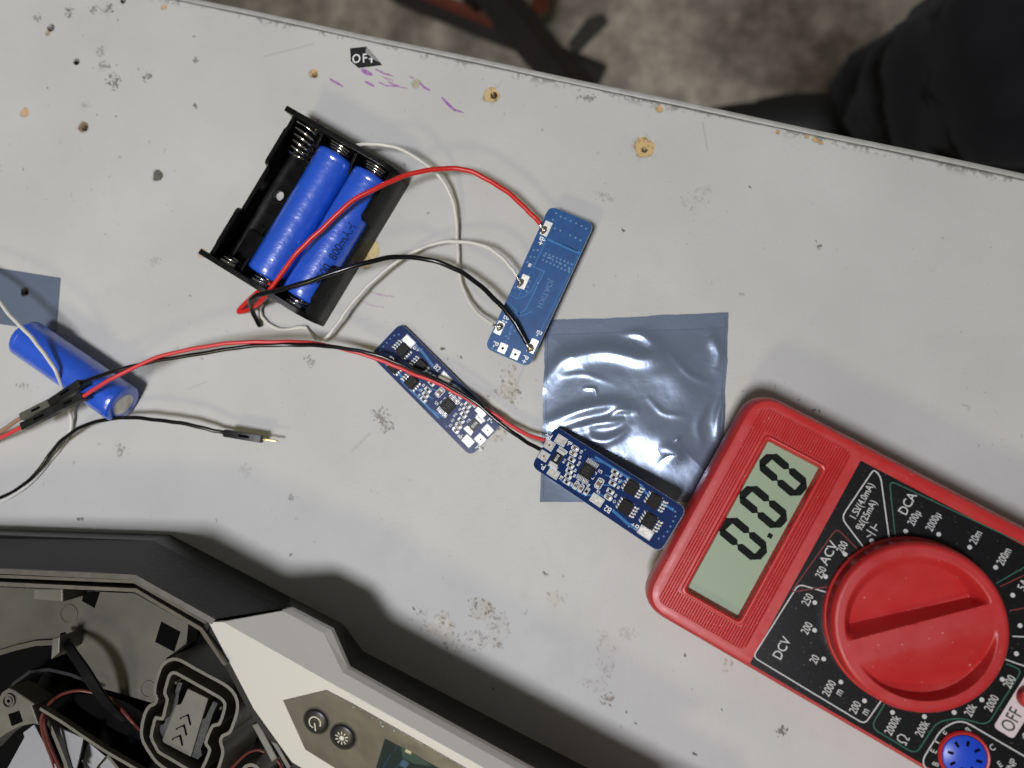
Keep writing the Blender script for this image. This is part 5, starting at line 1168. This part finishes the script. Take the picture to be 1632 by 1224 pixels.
# bracket beside the trim
g = MB(); g.prism([D2(*z3_(*p), 28) for p in ((758, 965), (800, 950), (915, 1165), (880, 1190))], 10, 28, bev=.3); g.build('bracket', M['latch'], dv)
g = MB(); g.wall([D2(*z3_(*p), 30) for p in ((775, 880), (800, 930), (900, 1080), (985, 1224))], 1.1, 10, 30); g.build('bracket', M['rim'], dv)
# fan frame, hub blades, strut
def ribb(name, pts, w, z0, z1, mt, h=None, par=dv): g = MB(); g.wall([D2(*p, h if h is not None else z1) for p in pts], w, z1-2.2, z1); return g.build(name, M[mt], par, bev=.12)
HF = 26
fp = [zF(*p) for p in ((20, 360), (90, 315), (160, 345), (375, 490), (345, 510), (420, 720), (360, 705), (200, 735), (60, 810), (-60, 900), (-200, 1050), (-260, 900), (-120, 600))]
poly('fan_frame', fp, HF, 'latch', 8, bev=.4)
x, y = D2(*zF(105, 452), HF); m = T(Vector((x, y, 0)))
g = MB(); g.lathe([(2.2, HF), (2.2, HF+.7), (1.75, HF+.7), (1.7, HF+.1), (1.25, HF+.1), (1.2, HF+.5), (.55, HF+.5), (.5, HF-.2), (.01, HF-.2)], 36, m); g.build('screw_boss', M['rim'], dv, smooth=True)
g = MB(); g.prism([D2(*zF(*p), HF) for p in ((90, 600), (210, 560), (250, 680), (130, 730))], HF-.5, HF+.1); g.build('frame_slot', M['dark'], dv)
ring_c = D2(40, 1330, 14)
for pts in ([(365, 712, 22), (250, 800, 15), (262, 850, 15), (80, 1183, 15), (-100, 1500, 15), (300, 1500, 22), (620, 1190, 22)],
            [(640, 745, 20), (900, 862, 24), (850, 1085, 24), (820, 1200, 24), (780, 1300, 20)], [(900, 1090, 16), (950, 900, 20), (1140, 1060, 20), (1060, 1150, 16), (960, 1300, 14), (860, 1300, 14)],
            [(1080, 1160, 18), (1160, 1080, 22), (1350, 1230, 22), (1500, 1400, 20), (1200, 1400, 14)]):
    g = MB(); g.slab([D(*zF(x, y), h) for x, y, h in pts], .8); g.build('fan_blade', M['fanb'], dv, bev=.2)
g = MB()
g.lathe([(9.5, 6), (9.5, 17), (8.5, 18), (.01, 18.2)], 40, T(Vector((*ring_c, 0)))); g.build('fan_hub', M['blackp'], dv, smooth=True)
ribb('strut', [zF(430, 540), zF(660, 680), zF(900, 845), zF(1150, 1010), zF(1480, 1200), zF(1800, 1400)], 1.0, 12, 29, 'latch')
ribb('strut', [zF(470, 560), zF(600, 870), zF(700, 1120), zF(760, 1300)], 1.2, 10, 24, 'latch')
ribb('strut', [zF(640, 760), zF(760, 1040), zF(860, 1300)], 2.2, 10, 19, 'dark')
ribb('strut', [zF(1160, 1050), zF(1300, 1220)], .9, 12, 24, 'latch')
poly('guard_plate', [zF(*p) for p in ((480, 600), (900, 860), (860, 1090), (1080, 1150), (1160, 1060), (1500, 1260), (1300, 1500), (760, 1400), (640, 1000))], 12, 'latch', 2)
g = MB(); g.prism([D2(*zF(*p), 22) for p in ((540, 480), (900, 470), (1180, 560), (1500, 760), (1540, 900), (1560, 1080), (1100, 900), (700, 640))], 8, 14); g.build('shade_block', M['deep'], dv)  # solid black block added to stand for shade inside the housing
# cables inside the housing
def cable(pts, r, mt, nm='cable'):
    g = MB(); g.tube(cr([D(*p) for p in pts], 8), r, 10); return g.build(nm, M[mt], dv, smooth=True)
for k in range(4):
    o_ = k*5.2-6
    cable([(100+o_*.2, 1012-abs(o_)*.2, 24), (112+o_*.7, 1036, 29), (132+o_*.9, 1066, 31), (152+o_*.9, 1098, 30), (176+o_*.7, 1128, 26), (200+o_*.4, 1148, 22), (226, 1163, 17)], .62, 'blackw')
cable([(74, 1128, 20), (82, 1118, 22), (100, 1106, 24), (125, 1100.5, 25), (152, 1104, 24)], .5, 'maroon'); cable([(176, 1112, 22), (192, 1128, 24), (210, 1148, 24), (228, 1166, 20)], .62, 'maroon'); cable([(180, 1117, 22), (196, 1133, 24), (214, 1153, 24), (230, 1170, 20)], .5, 'maroon')
cable([(69, 1136, 26), (66, 1152, 26), (72, 1180, 24), (84, 1212, 22), (92, 1240, 20)], .55, 'maroon'); cable([(72, 1138, 25), (71, 1158, 26), (79, 1186, 24), (92, 1216, 22), (104, 1245, 20)], .5, 'maroon')
cable([(358, 1240, 14), (372, 1222, 16), (392, 1202, 18), (410, 1195, 19), (422, 1198, 19)], .45, 'maroon'); cable([(440, 1208, 22), (447, 1218, 22), (452, 1232, 20)], .5, 'maroon')
x, y = D2(400, 1236, 20); g = MB(); g.lathe([(3.6, 8), (3.6, 20), (2.6, 20), (2.6, 8)], 36, T(Vector((x, y, 0))), caps=False); g.build('screw_boss', M['latch'], dv, smooth=True)
